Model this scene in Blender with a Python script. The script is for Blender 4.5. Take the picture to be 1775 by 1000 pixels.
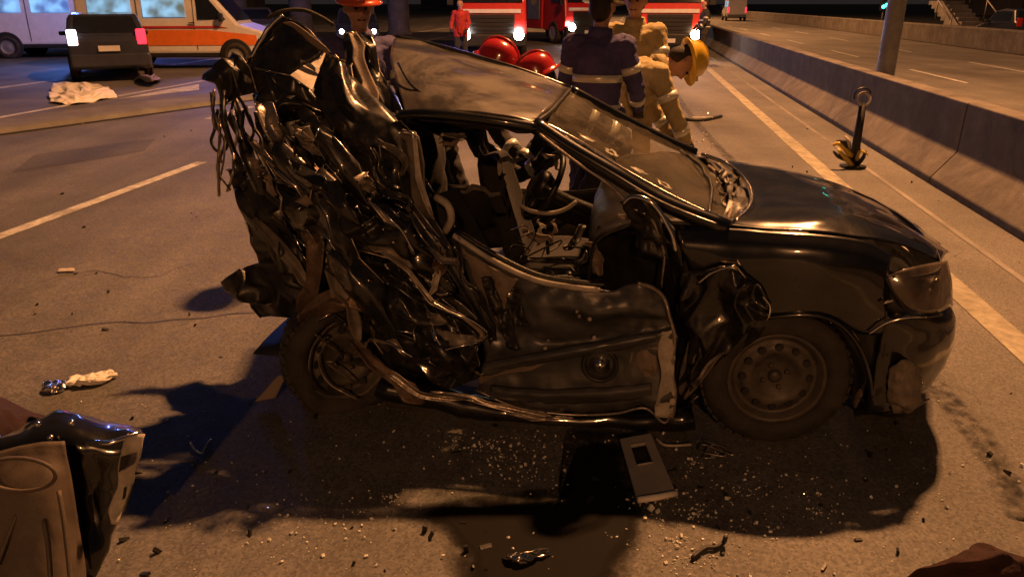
import bpy, bmesh, math, random
from mathutils import Vector, Matrix, noise

for o in list(bpy.data.objects):
    bpy.data.objects.remove(o)
scene = bpy.context.scene
R = math.radians
RND = random.Random(7)

# ------------------------------------------------------------------ camera
CAM_H, PITCH, FPX, W0, H0 = 1.7, R(20.8), 1300.0, 1775.0, 1000.0
cam = bpy.data.cameras.new('camera')
cam.sensor_fit = 'HORIZONTAL'
cam.sensor_width = 36.0
cam.lens = 36.0 * FPX / W0
cam.clip_start = 0.05
cam.clip_end = 3000
cam_o = bpy.data.objects.new('camera', cam)
cam_o.location = (0, 0, CAM_H)
cam_o.rotation_euler = (R(90) - PITCH, 0, 0)
scene.collection.objects.link(cam_o)
scene.camera = cam_o

# ------------------------------------------------------------------ night sky (city glow)
world = bpy.data.worlds.new('World')
scene.world = world
world.use_nodes = True
wn = world.node_tree
wn.nodes.clear()
wo = wn.nodes.new('ShaderNodeOutputWorld')
bg = wn.nodes.new('ShaderNodeBackground')
bg.inputs['Color'].default_value = (0.44, 0.35, 0.33, 1)
bg.inputs['Strength'].default_value = 0.036
wn.links.new(bg.outputs[0], wo.inputs[0])

scene.view_settings.view_transform = 'Standard'
scene.view_settings.look = 'None'
scene.view_settings.gamma = 1
scene.view_settings.exposure = 0.18
LAMP_POWER = 13000.0
SODIUM = (1.0, 0.42, 0.145)
BLUE_POWER = 170.0
HEAD_POWER = 110.0

# ------------------------------------------------------------------ geometry helpers
cP, sP = math.cos(PITCH), math.sin(PITCH)


def ray(px, py):
    a = (px - W0 / 2) / FPX
    b = (H0 / 2 - py) / FPX
    return Vector((a, cP + b * sP, -sP + b * cP))


CAMP = Vector((0, 0, CAM_H))


def P(px, py, Y):                      # point seen at a pixel, at distance Y ahead
    d = ray(px, py)
    return CAMP + d * (Y / d.y)


def G(px, py, z=0.0):                  # point seen at a pixel, at height z
    d = ray(px, py)
    return CAMP + d * ((z - CAM_H) / d.z)


CA = R(8.3)
AX = Vector((math.cos(CA), -math.sin(CA), 0))     # along the wreck, towards its nose
NN = Vector((math.sin(CA), math.cos(CA), 0))      # across the wreck, away from the near side
C0 = Vector((0, 2.80, 0))


def S(px, py, off=0.0):                # point on the wreck, `off` metres in from its near side
    d = ray(px, py)
    D = NN.dot(C0) + off
    return CAMP + d * (D / NN.dot(d))


def C(u, off, z):                      # wreck coordinates
    return C0 + AX * u + NN * off + Vector((0, 0, z))


RA = R(8.7)
RD = Vector((math.sin(RA), math.cos(RA), 0))      # along the motorway
RT = Vector((math.cos(RA), -math.sin(RA), 0))     # across it, to the right


def Q(s, t, z=0.0):
    return RD * s + RT * t + Vector((0, 0, z))


def crom(pts, n, closed=False):
    """Catmull-Rom resample of a list of Vectors to n points."""
    m = len(pts)
    if m == 2 and not closed:
        return [pts[0].lerp(pts[1], i / (n - 1)) for i in range(n)]
    out = []
    segs = m if closed else m - 1
    for i in range(n):
        x = i / (n if closed else (n - 1)) * segs
        k = min(int(x), segs - 1)
        f = x - k
        if closed:
            p0, p1, p2, p3 = (pts[(k + j) % m] for j in (-1, 0, 1, 2))
        else:
            p1, p2 = pts[k], pts[k + 1]
            p0 = pts[k - 1] if k > 0 else p1 * 2 - p2
            p3 = pts[k + 2] if k + 2 < m else p2 * 2 - p1
        out.append(0.5 * ((2 * p1) + (p2 - p0) * f + (2 * p0 - 5 * p1 + 4 * p2 - p3) * f * f
                          + (3 * p1 - p0 - 3 * p2 + p3) * f ** 3))
    return out


ORG = {}


def origin_of(par):
    while par is not None:
        if par.name in ORG:
            return ORG[par.name]
        par = par.parent
    return Vector((0, 0, 0))


def link_mesh(name, verts, faces, mat, parent=None, smooth=True, thick=0, bevel=0, fix=True, sharp=0):
    off = origin_of(parent)
    me = bpy.data.meshes.new(name)
    me.from_pydata([tuple(v - off) for v in verts], [], faces)
    if fix:
        bm = bmesh.new()
        bm.from_mesh(me)
        bmesh.ops.recalc_face_normals(bm, faces=bm.faces)
        bm.to_mesh(me)
        bm.free()
    if smooth:
        me.polygons.foreach_set('use_smooth', [True] * len(me.polygons))
        if sharp:
            me.set_sharp_from_angle(angle=R(sharp))
    me.materials.append(mat)
    o = bpy.data.objects.new(name, me)
    scene.collection.objects.link(o)
    if parent is not None:
        o.parent = parent
    if thick:
        md = o.modifiers.new('thickness', 'SOLIDIFY')
        md.thickness = thick
        md.offset = 0
    if bevel:
        md = o.modifiers.new('bevel', 'BEVEL')
        md.width = bevel
        md.segments = 2
        md.limit_method = 'ANGLE'
        md.angle_limit = R(35)
    return o


def tag(o, label=None, cat=None, group=None, kind=None):
    if label:
        o['label'] = label
    if cat:
        o['category'] = cat
    if group:
        o['group'] = group
    if kind:
        o['kind'] = kind
    return o


def thing(name, loc, label, cat, group=None, rz=0.0, local=False):
    """local=False: parts are given in world space; local=True: parts are given in the thing's own space."""
    o = bpy.data.objects.new(name, None)
    o.empty_display_size = 0.1
    o.location = loc
    o.rotation_euler = (0, 0, rz)
    scene.collection.objects.link(o)
    ORG[o.name] = Vector((0, 0, 0)) if local else Vector(loc)
    return tag(o, label, cat, group)


class MB:
    def __init__(self):
        self.v, self.f = [], []

    def add(self, vs, fs):
        b = len(self.v)
        self.v += [Vector(p) for p in vs]
        self.f += [tuple(i + b for i in f) for f in fs]
        return self

    def box(self, c, s, rot=None):
        c = Vector(c)
        vs = []
        for x in (-.5, .5):
            for y in (-.5, .5):
                for z in (-.5, .5):
                    p = Vector((x * s[0], y * s[1], z * s[2]))
                    if rot is not None:
                        p = rot @ p
                    vs.append(c + p)
        return self.add(vs, [(0, 1, 3, 2), (4, 6, 7, 5), (0, 4, 5, 1), (2, 3, 7, 6), (0, 2, 6, 4), (1, 5, 7, 3)])

    def rings(self, rings, cap=True, closed=False):
        n = len(rings[0])
        b = len(self.v)
        for r in rings:
            self.v += [Vector(p) for p in r]
        m = len(rings)
        for i in range(m if closed else m - 1):
            a, c = b + i * n, b + ((i + 1) % m) * n
            for j in range(n):
                k = (j + 1) % n
                self.f.append((a + j, a + k, c + k, c + j))
        if cap and not closed:
            self.f.append(tuple(b + j for j in range(n))[::-1])
            self.f.append(tuple(b + (m - 1) * n + j for j in range(n)))
        return self

    def tube(self, path, r, seg=6, closed=False, n=None, flat=1.0, squash=None):
        path = [Vector(p) for p in path]
        if n:
            path = crom(path, n, closed)
        m = len(path)
        rr = r if isinstance(r, (list, tuple)) else [r] * m
        if len(rr) != m:
            rr = [rr[0] + (rr[-1] - rr[0]) * i / (m - 1) for i in range(m)]
        rings = []
        up = None
        for i in range(m):
            a = path[(i - 1) % m] if (closed or i > 0) else path[i]
            b = path[(i + 1) % m] if (closed or i < m - 1) else path[i]
            t = b - a
            t = t.normalized() if t.length > 1e-9 else Vector((0, 0, 1))
            if up is None:
                up = Vector((0, 0, 1)) if abs(t.z) < .9 else Vector((1, 0, 0))
            x = t.cross(up)
            if x.length < 1e-6:
                x = t.orthogonal()
            x.normalize()
            up = x.cross(t).normalized()
            rings.append([path[i] + x * (rr[i] * flat * math.cos(2 * math.pi * j / seg))
                          + up * (rr[i] * math.sin(2 * math.pi * j / seg)) for j in range(seg)])
        return self.rings(rings, True, closed)

    def capsule(self, a, b, r0, r1, seg=10, k=3):
        a, b = Vector(a), Vector(b)
        t = (b - a)
        t = t.normalized() if t.length > 1e-6 else Vector((0, 0, 1))
        x = t.orthogonal().normalized()
        y = t.cross(x)
        rings = []
        for i in range(k + 1):
            f = -math.pi / 2 * (1 - i / (k + .3)) if i < k else 0
            f = -math.pi / 2 * .93 * (1 - i / k)
            rings.append((a + t * (r0 * math.sin(f)), r0 * math.cos(f)))
        for i in range(k + 1):
            f = math.pi / 2 * .93 * i / k
            rings.append((b + t * (r1 * math.sin(f)), r1 * math.cos(f)))
        return self.rings([[c + (x * math.cos(2 * math.pi * j / seg) + y * math.sin(2 * math.pi * j / seg)) * r
                            for j in range(seg)] for c, r in rings])

    def ball(self, c, r, seg=12, k=8):
        c = Vector(c)
        r = Vector(r) if not isinstance(r, (int, float)) else Vector((r, r, r))
        rings = []
        for i in range(k + 1):
            f = -math.pi / 2 + math.pi * (i + .02) / (k + .04)
            rings.append([c + Vector((r.x * math.cos(f) * math.cos(2 * math.pi * j / seg),
                                      r.y * math.cos(f) * math.sin(2 * math.pi * j / seg), r.z * math.sin(f)))
                          for j in range(seg)])
        return self.rings(rings)

    def lathe(self, prof, M, seg=24, closed=False):
        """prof: (radius, height along local z); M places it."""
        rings = [[M @ Vector((r * math.cos(2 * math.pi * j / seg), r * math.sin(2 * math.pi * j / seg), h))
                  for j in range(seg)] for r, h in prof]
        return self.rings(rings, False, closed)

    def grid(self, rows):
        b = len(self.v)
        n = len(rows[0])
        for r in rows:
            self.v += [Vector(p) for p in r]
        for i in range(len(rows) - 1):
            for j in range(n - 1):
                self.f.append((b + i * n + j, b + i * n + j + 1, b + (i + 1) * n + j + 1, b + (i + 1) * n + j))
        return self

    def build(self, name, mat, parent=None, **kw):
        return link_mesh(name, self.v, self.f, mat, parent, **kw)


def loft(rows, nu, nv):
    """Smooth surface through rows of control points -> nv x nu grid."""
    a = [crom([Vector(p) for p in r], nu) for r in rows]
    cols = [crom([a[i][j] for i in range(len(a))], nv) for j in range(nu)]
    return [[cols[j][i] for j in range(nu)] for i in range(nv)]


def crumple(rows, amp, freq, seed, edge=0.0):
    """Dent a grid along its normals with ridged noise; edge tears the border."""
    nv, nu = len(rows), len(rows[0])
    off = Vector((seed * 3.17, seed * 1.31, seed * .77))
    out = []
    for i in range(nv):
        r = []
        for j in range(nu):
            p = rows[i][j]
            a = rows[min(i + 1, nv - 1)][j] - rows[max(i - 1, 0)][j]
            b = rows[i][min(j + 1, nu - 1)] - rows[i][max(j - 1, 0)]
            n = a.cross(b)
            n = n.normalized() if n.length > 1e-12 else Vector((0, -1, 0))
            q = p * freq + off
            d = (abs(noise.noise(q)) * 2 - .5) + .5 * (abs(noise.noise(q * 2.3 + off)) * 2 - .5) + .25 * noise.noise(q * 5.1)
            v = p + n * (amp * d)
            if edge and (i in (0, nv - 1) or j in (0, nu - 1)):
                v = v + noise.noise_vector(p * 22 + off) * edge
            r.append(v)
        out.append(r)
    return out


def bend_sheet(o, seed, share, lev=2):
    """Round a coarse sheet but keep a share of its edges as hard creases."""
    rnd = random.Random(seed)
    me = o.data
    at_ = me.attributes.new('crease_edge', 'FLOAT', 'EDGE')
    at_.data.foreach_set('value', [(rnd.uniform(.75, 1) if rnd.random() < share else rnd.uniform(0, .35)) for _ in me.edges])
    me.polygons.foreach_set('use_smooth', [True] * len(me.polygons))
    md = o.modifiers.new('bend', 'SUBSURF')
    md.levels = lev
    md.render_levels = lev


def facet_mesh(name, g, m, parent, amp, seed, thick, step=4, torn=True, crease=.62):
    """Coarse jittered triangles: sheet metal folded in flat facets, bare steel showing along its torn border."""
    rnd = random.Random(seed * 31 + 2)
    nv, nu = len(g), len(g[0])
    ii = [round(k * (nv - 1) / max(3, nv // step)) for k in range(max(3, nv // step) + 1)]
    jj = [round(k * (nu - 1) / max(3, nu // step)) for k in range(max(3, nu // step) + 1)]
    R_, C_ = len(ii), len(jj)
    pts = [[g[i][j].copy() for j in jj] for i in ii]
    src = [[p.copy() for p in r] for r in pts]
    for a in range(R_):
        for b in range(C_):
            e1 = src[min(a + 1, R_ - 1)][b] - src[max(a - 1, 0)][b]
            e2 = src[a][min(b + 1, C_ - 1)] - src[a][max(b - 1, 0)]
            n = e1.cross(e2)
            n = n.normalized() if n.length > 1e-9 else Vector((0, -1, 0))
            brd = a in (0, R_ - 1) or b in (0, C_ - 1)
            pts[a][b] += n * rnd.uniform(-1, 1) * amp * (.35 if brd else .75) + e1 * rnd.uniform(-.16, .16) + e2 * rnd.uniform(-.16, .16)
    v = [p for r in pts for p in r]
    f = []
    for a in range(R_ - 1):
        for b in range(C_ - 1):
            q = [a * C_ + b, a * C_ + b + 1, (a + 1) * C_ + b + 1, (a + 1) * C_ + b]
            f += [(q[0], q[1], q[2]), (q[0], q[2], q[3])] if rnd.random() < .5 else [(q[0], q[1], q[3]), (q[1], q[2], q[3])]
    o = link_mesh(name, v, f, m, parent, smooth=False)
    bend_sheet(o, seed, crease)
    md = o.modifiers.new('thickness', 'SOLIDIFY')
    md.thickness = thick
    sides = [pts[0], pts[-1], [r[0] for r in pts], [r[-1] for r in pts]]
    for sd_ in sides:
        if torn and rnd.random() < .75:
            k0 = rnd.randint(0, max(0, len(sd_) - 3))
            k1 = min(len(sd_), k0 + rnd.randint(2, 6))
            if k1 - k0 >= 2:
                MB().tube([p + Vector((0, -.004, 0)) for p in sd_[k0:k1]], .0038, 5).build('bare_edge', M['chrome' if rnd.random() < .6 else 'steel'], o)
    return o


# ------------------------------------------------------------------ materials
def new_mat(name):
    m = bpy.data.materials.new(name)
    m.use_nodes = True
    return m, m.node_tree, m.node_tree.nodes['Principled BSDF']


def mat(name, base, rough=.5, metal=0.0, var=.25, scale=6.0, bump=0.0, bscale=60.0, coat=0.0, rvar=.0,
        dirt=None, dirt_amt=0.0, dirt_scale=3.0, spec=.5):
    m, nt, b = new_mat(name)
    N, L = nt.nodes, nt.links
    tc = N.new('ShaderNodeTexCoord')
    nz = N.new('ShaderNodeTexNoise')
    nz.inputs['Scale'].default_value = scale
    nz.inputs['Detail'].default_value = 6
    nz.inputs['Roughness'].default_value = .65
    L.new(tc.outputs['Object'], nz.inputs['Vector'])
    cr = N.new('ShaderNodeValToRGB')
    cr.color_ramp.elements[0].position = .3
    cr.color_ramp.elements[1].position = .7
    cr.color_ramp.elements[0].color = tuple(c * (1 - var) for c in base) + (1,)
    cr.color_ramp.elements[1].color = tuple(min(1, c * (1 + var)) for c in base) + (1,)
    L.new(nz.outputs['Fac'], cr.inputs['Fac'])
    col = cr.outputs['Color']
    b.inputs['Roughness'].default_value = rough
    b.inputs['Metallic'].default_value = metal
    b.inputs['Specular IOR Level'].default_value = spec
    if coat:
        b.inputs['Coat Weight'].default_value = coat
        b.inputs['Coat Roughness'].default_value = .06
    fac = None
    if dirt is not None:
        n2 = N.new('ShaderNodeTexNoise')
        n2.inputs['Scale'].default_value = dirt_scale
        n2.inputs['Detail'].default_value = 9
        n2.inputs['Roughness'].default_value = .72
        n2.inputs['Distortion'].default_value = .6
        L.new(tc.outputs['Object'], n2.inputs['Vector'])
        r2 = N.new('ShaderNodeMapRange')
        r2.inputs['From Min'].default_value = .42
        r2.inputs['From Max'].default_value = .68
        r2.inputs['To Max'].default_value = dirt_amt
        L.new(n2.outputs['Fac'], r2.inputs['Value'])
        fac = r2.outputs['Result']
        mx = N.new('ShaderNodeMixRGB')
        mx.inputs['Color2'].default_value = tuple(dirt) + (1,)
        L.new(fac, mx.inputs['Fac'])
        L.new(col, mx.inputs['Color1'])
        col = mx.outputs['Color']
        rr = N.new('ShaderNodeMapRange')
        rr.inputs['To Min'].default_value = rough
        rr.inputs['To Max'].default_value = .85
        L.new(fac, rr.inputs['Value'])
        L.new(rr.outputs['Result'], b.inputs['Roughness'])
        if coat:
            cm = N.new('ShaderNodeMapRange')
            cm.inputs['To Min'].default_value = coat
            cm.inputs['To Max'].default_value = 0
            L.new(fac, cm.inputs['Value'])
            L.new(cm.outputs['Result'], b.inputs['Coat Weight'])
        if metal:
            mm = N.new('ShaderNodeMapRange')
            mm.inputs['To Min'].default_value = metal
            mm.inputs['To Max'].default_value = 0
            L.new(fac, mm.inputs['Value'])
            L.new(mm.outputs['Result'], b.inputs['Metallic'])
    elif rvar:
        rr = N.new('ShaderNodeMapRange')
        rr.inputs['To Min'].default_value = max(.03, rough - rvar)
        rr.inputs['To Max'].default_value = min(1, rough + rvar)
        L.new(nz.outputs['Fac'], rr.inputs['Value'])
        L.new(rr.outputs['Result'], b.inputs['Roughness'])
    L.new(col, b.inputs['Base Color'])
    if bump:
        n3 = N.new('ShaderNodeTexNoise')
        n3.inputs['Scale'].default_value = bscale
        n3.inputs['Detail'].default_value = 5
        L.new(tc.outputs['Object'], n3.inputs['Vector'])
        bp = N.new('ShaderNodeBump')
        bp.inputs['Strength'].default_value = bump
        bp.inputs['Distance'].default_value = .01
        L.new(n3.outputs['Fac'], bp.inputs['Height'])
        L.new(bp.outputs['Normal'], b.inputs['Normal'])
    return m


def emit(name, color, strength):
    m, nt, b = new_mat(name)
    b.inputs['Base Color'].default_value = tuple(color) + (1,)
    b.inputs['Emission Color'].default_value = tuple(color) + (1,)
    b.inputs['Emission Strength'].default_value = strength
    return m


def glass(name, color=(1, 1, 1), rough=.02, trans=1.0, dust=None):
    m, nt, b = new_mat(name)
    b.inputs['Base Color'].default_value = tuple(color) + (1,)
    b.inputs['Roughness'].default_value = rough
    b.inputs['Transmission Weight'].default_value = trans
    b.inputs['IOR'].default_value = 1.45
    return m


def asphalt(name, base, tint=(1, .97, .93), speck=.5, patch=.35):
    m, nt, b = new_mat(name)
    N, L = nt.nodes, nt.links
    tc = N.new('ShaderNodeTexCoord')
    big = N.new('ShaderNodeTexNoise')
    big.inputs['Scale'].default_value = .55
    big.inputs['Detail'].default_value = 7
    big.inputs['Roughness'].default_value = .6
    mid = N.new('ShaderNodeTexNoise')
    mid.inputs['Scale'].default_value = 9
    mid.inputs['Detail'].default_value = 8
    mid.inputs['Roughness'].default_value = .75
    fine = N.new('ShaderNodeTexVoronoi')
    fine.inputs['Scale'].default_value = 105
    for n in (big, mid, fine):
        L.new(tc.outputs['Object'], n.inputs['Vector'])
    # streaks along the driving direction
    mp = N.new('ShaderNodeMapping')
    mp.inputs['Rotation'].default_value = (0, 0, RA)
    mp.inputs['Scale'].default_value = (1.5, .05, 1)
    st = N.new('ShaderNodeTexNoise')
    st.inputs['Scale'].default_value = 1.0
    st.inputs['Detail'].default_value = 4
    L.new(tc.outputs['Object'], mp.inputs['Vector'])
    L.new(mp.outputs['Vector'], st.inputs['Vector'])

    def mr(sock, lo, hi, a=.3, z=.7):
        r = N.new('ShaderNodeMapRange')
        r.inputs['From Min'].default_value = a
        r.inputs['From Max'].default_value = z
        r.inputs['To Min'].default_value = lo
        r.inputs['To Max'].default_value = hi
        L.new(sock, r.inputs['Value'])
        return r.outputs['Result']

    def mul(x, y):
        k = N.new('ShaderNodeMath')
        k.operation = 'MULTIPLY'
        L.new(x, k.inputs[0])
        L.new(y, k.inputs[1])
        return k.outputs[0]
    v = mul(mr(big.outputs['Fac'], 1 - patch, 1 + patch), mr(mid.outputs['Fac'], .75, 1.25))
    v = mul(v, mr(fine.outputs['Color'], 1 - speck, 1 + speck, 0, 1))
    v = mul(v, mr(st.outputs['Fac'], .72, 1.22))
    vm = N.new('ShaderNodeVectorMath')
    vm.operation = 'SCALE'
    vm.inputs[0].default_value = tuple(base * t for t in tint)
    L.new(v, vm.inputs['Scale'])
    L.new(vm.outputs['Vector'], b.inputs['Base Color'])
    L.new(mr(mid.outputs['Fac'], .55, .85), b.inputs['Roughness'])
    bp = N.new('ShaderNodeBump')
    gr = N.new('ShaderNodeTexNoise')
    gr.inputs['Scale'].default_value = 65
    gr.inputs['Detail'].default_value = 6
    gr.inputs['Roughness'].default_value = .8
    L.new(tc.outputs['Object'], gr.inputs['Vector'])
    bp.inputs['Strength'].default_value = .5
    bp.inputs['Distance'].default_value = .008
    L.new(gr.outputs['Fac'], bp.inputs['Height'])
    L.new(bp.outputs['Normal'], b.inputs['Normal'])
    return m


M = {}
M['asphalt'] = asphalt('asphalt', .115)
M['asphalt_far'] = asphalt('asphalt_far', .13)
M['asphalt_dark'] = asphalt('asphalt_dark', .07, (.95, .98, 1))
M['soil'] = mat('soil', (.035, .035, .028), .95, var=.5, scale=.5)
M['concrete'] = mat('concrete', (.145, .132, .12), .88, var=.3, scale=3, bump=.4, bscale=40, dirt=(.045, .04, .037), dirt_amt=.85, dirt_scale=1.5)
M['concrete_light'] = mat('concrete_light', (.22, .21, .2), .85, var=.25, scale=2, bump=.3, bscale=40, dirt=(.09, .085, .08), dirt_amt=.7, dirt_scale=.8)
M['kerb_mat'] = mat('kerb_concrete', (.15, .145, .14), .85, var=.3, scale=2, bump=.3, bscale=40, dirt=(.08, .075, .07), dirt_amt=.7, dirt_scale=.8)
M['line_white'] = mat('line_white', (.52, .52, .5), .75, var=.3, scale=12, dirt=(.13, .12, .11), dirt_amt=.8, dirt_scale=5)
M['line_yellow'] = mat('line_yellow', (.33, .31, .24), .75, var=.3, scale=12, dirt=(.12, .11, .09), dirt_amt=.75, dirt_scale=4)
M['tar'] = mat('tar', (.02, .02, .02), .6)
M['paint'] = mat('black_paint', (.006, .006, .007), .22, var=.3, coat=1.0, dirt=(.03, .025, .02), dirt_amt=.14, dirt_scale=2.2, bump=.03, bscale=9)
M['paint_torn'] = mat('scraped_black_paint', (.007, .0068, .007), .27, var=.4, coat=.55, dirt=(.10, .088, .078), dirt_amt=.28, dirt_scale=13, bump=.10, bscale=30)
M['paint_dusty'] = mat('dusty_black_paint', (.03, .026, .024), .32, var=.3, coat=.7, dirt=(.10, .082, .068), dirt_amt=.75, dirt_scale=1.6, bump=.05, bscale=14)
M['inner'] = mat('primer_inner', (.19, .165, .14), .45, metal=.2, var=.5, scale=9, dirt=(.035, .03, .026), dirt_amt=.9, dirt_scale=3, bump=.25, bscale=25)
M['steel'] = mat('torn_steel', (.42, .37, .32), .30, metal=.95, var=.4, scale=18, dirt=(.06, .04, .028), dirt_amt=.75, dirt_scale=9, bump=.3, bscale=45)
M['door_metal'] = mat('pressed_door_metal', (.11, .112, .118), .34, metal=.5, var=.6, scale=5, dirt=(.035, .032, .03), dirt_amt=.75, dirt_scale=2.2, bump=.12, bscale=12)
_nt = M['door_metal'].node_tree  # tone streaks stretched along the door imitate its reflections
for _n in [n for n in _nt.nodes if n.type == 'TEX_NOISE']:
    _mp = _nt.nodes.new('ShaderNodeMapping')
    _mp.inputs['Rotation'].default_value = (0, R(10), 0)
    _mp.inputs['Scale'].default_value = (.35, 1, 2.6)
    _tc = next(n for n in _nt.nodes if n.type == 'TEX_COORD')
    _nt.links.new(_tc.outputs['Object'], _mp.inputs['Vector'])
    _nt.links.new(_mp.outputs['Vector'], _n.inputs['Vector'])
M['rust'] = mat('rusty_metal', (.15, .105, .075), .45, metal=.6, var=.5, scale=20, dirt=(.05, .036, .028), dirt_amt=.8, dirt_scale=10, bump=.4, bscale=60)
M['chrome'] = mat('bright_trim', (.75, .72, .68), .16, metal=1.0, var=.15, scale=30)
M['plastic'] = mat('black_plastic', (.014, .013, .013), .42, var=.4, scale=10, bump=.15, bscale=90, rvar=.15)
M['rubber'] = mat('tyre_rubber', (.022, .020, .018), .75, var=.4, scale=14, dirt=(.075, .06, .045), dirt_amt=.6, dirt_scale=6, bump=.3, bscale=70)
M['rim'] = mat('steel_rim', (.09, .082, .075), .5, metal=.6, var=.4, scale=16, dirt=(.09, .07, .05), dirt_amt=.7, dirt_scale=7)
M['fabric'] = mat('seat_fabric', (.018, .017, .019), .9, var=.4, scale=40, bump=.4, bscale=160)
M['fabric_grey'] = mat('grey_fabric', (.10, .09, .085), .9, var=.4, scale=30, bump=.4, bscale=160)
M['panel_grey'] = mat('panel_grey', (.26, .25, .24), .6, var=.2, scale=8, bump=.1, bscale=120)
M['trim_brown'] = mat('door_trim', (.20, .155, .125), .62, var=.25, scale=5, dirt=(.05, .04, .033), dirt_amt=.5, dirt_scale=5, bump=.2, bscale=120)
M['door_card'] = mat('door_card', (.10, .078, .064), .6, var=.3, scale=5, dirt=(.03, .024, .02), dirt_amt=.7, dirt_scale=4, bump=.08, bscale=160)
M['pale_trim'] = mat('pale_trim', (.45, .41, .36), .6, var=.25, scale=12, dirt=(.12, .1, .08), dirt_amt=.6, dirt_scale=8)
M['paper'] = mat('paper', (.72, .68, .62), .8, var=.12, scale=9)
M['maroon'] = mat('maroon_cloth', (.022, .006, .006), .95, var=.5, scale=14, bump=.5, bscale=90)
M['lens'] = mat('headlight_lens', (.12, .10, .085), .2, var=.7, scale=5, coat=.5, dirt=(.10, .07, .045), dirt_amt=.6, dirt_scale=6)
M['frost'] = mat('crazed_glass', (.20, .20, .16), .35, var=.4, scale=30, dirt=(.12, .11, .09), dirt_amt=.6, dirt_scale=20)
M['yellow'] = mat('yellow_paint', (.62, .43, .05), .5, var=.2, dirt=(.1, .07, .03), dirt_amt=.5, dirt_scale=12)
M['black'] = mat('black_matte', (.012, .012, .012), .6)
M['galv'] = mat('galvanised', (.30, .30, .29), .5, metal=.5, var=.2, scale=5, dirt=(.12, .11, .1), dirt_amt=.5)
M['shard'] = mat('glass_crumbs', (.72, .72, .66), .12, var=.2, spec=.8, coat=1)
M['red'] = mat('red_paint', (.50, .020, .018), .3, var=.15, coat=.6)
M['orange'] = mat('orange_paint', (.85, .20, .03), .35, var=.12, coat=.5)
M['white'] = mat('white_paint', (.72, .70, .68), .35, var=.08, coat=.5)
M['navy'] = mat('navy_paint', (.03, .035, .055), .25, var=.2, coat=.8)
M['window'] = mat('dark_window', (.012, .014, .02), .06, var=.2, coat=1)
M['window_blue'] = emit('lit_window', (.22, .50, .80), .6)  # glowing panes imitate blue flare lying over the windows
_nt = M['window_blue'].node_tree
_n = _nt.nodes.new('ShaderNodeTexNoise')
_n.inputs['Scale'].default_value = 2.2
_r = _nt.nodes.new('ShaderNodeMapRange')
_r.inputs['From Min'].default_value = .35
_r.inputs['From Max'].default_value = .65
_r.inputs['To Min'].default_value = .05
_r.inputs['To Max'].default_value = 1.0
_tc = _nt.nodes.new('ShaderNodeTexCoord')
_nt.links.new(_tc.outputs['Object'], _n.inputs['Vector'])
_nt.links.new(_n.outputs['Fac'], _r.inputs['Value'])
_nt.links.new(_r.outputs[0], _nt.nodes['Principled BSDF'].inputs['Emission Strength'])
M['grey'] = mat('grey_part', (.16, .16, .17), .5, var=.2)
M['plate'] = mat('number_plate', (.62, .62, .62), .5, var=.1)
M['head'] = emit('headlamp_lit', (1, .95, .86), 60)
M['head_warm'] = emit('headlamp_warm', (1, .62, .36), 45)
M['tail'] = emit('tail_lamp_lit', (1, .02, .04), 3.0)
M['tail_white'] = emit('reverse_lamp_lit', (1, .8, .75), 5)
M['beacon'] = emit('blue_beacon_lit', (.05, .12, 1), 30)
M['sodium'] = emit('street_lamp_lens', SODIUM, 120)
M['green'] = emit('green_signal', (.05, .9, .6), 6)
M['skin'] = mat('skin', (.42, .24, .17), .55, var=.12, scale=20)
M['hair'] = mat('hair', (.02, .014, .01), .7, var=.4, scale=80, bump=.5, bscale=200)
M['tan_coat'] = mat('tan_turnout', (.42, .34, .17), .85, var=.25, scale=8, bump=.4, bscale=50)
M['navy_coat'] = mat('navy_jacket', (.06, .055, .17), .8, var=.3, scale=8, bump=.4, bscale=50)
M['dark_coat'] = mat('dark_jacket', (.03, .028, .03), .85, var=.3, scale=8, bump=.4, bscale=50)
M['red_coat'] = mat('red_jacket', (.40, .03, .03), .8, var=.25, scale=8)
M['helmet_red'] = mat('red_helmet', (.45, .022, .025), .22, var=.15, coat=.8)
M['helmet_yellow'] = mat('yellow_helmet', (.75, .48, .03), .28, var=.15, coat=.8)
M['helmet_orange'] = mat('orange_helmet', (.62, .09, .03), .25, var=.15, coat=.8)
M['helmet_navy'] = mat('navy_helmet', (.02, .025, .07), .25, var=.15, coat=.8)
M['helmet_white'] = mat('white_helmet', (.7, .62, .48), .3, var=.15, coat=.8)
M['reflect'] = mat('reflective_tape', (.75, .75, .62), .3, metal=.3, var=.2)
M['boot'] = mat('boot', (.02, .018, .016), .5, var=.3)
M['building'] = mat('far_wall', (.14, .12, .11), .9, var=.3, scale=.4)


# ------------------------------------------------------------------ ground, roads
def road_sheet(name, s0, s1, t0, t1, z, m, label=None, kind='structure', ns=2, nt=2, parent=None):
    rows = [[Q(s0 + (s1 - s0) * i / (ns - 1), t0 + (t1 - t0) * j / (nt - 1), z) for j in range(nt)] for i in range(ns)]
    o = MB().grid(rows).build(name, m, parent, smooth=False)
    if kind:
        tag(o, label, kind=kind)
    return o


def struct(o, label):
    return tag(o, label, kind='structure')


struct(MB().grid([[Vector((-900, -300, -.02)), Vector((900, -300, -.02))], [Vector((-900, 1500, -.02)), Vector((900, 1500, -.02))]])
       .build('ground', M['soil'], smooth=False), 'dark ground on both sides of the motorway')
ROAD = road_sheet('road', -60, 420, -26, 3.10, 0, M['asphalt'], 'brown lit asphalt of the near carriageway')
ROAD2 = road_sheet('road', -60, 420, 3.30, 13.4, 0, M['asphalt_far'], 'asphalt of the far carriageway beyond the barrier')


def line(name, s0, s1, t, w, m, parent, z=.004):
    return road_sheet(name, s0, s1, t - w / 2, t + w / 2, z, m, kind=None, parent=parent)


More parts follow.
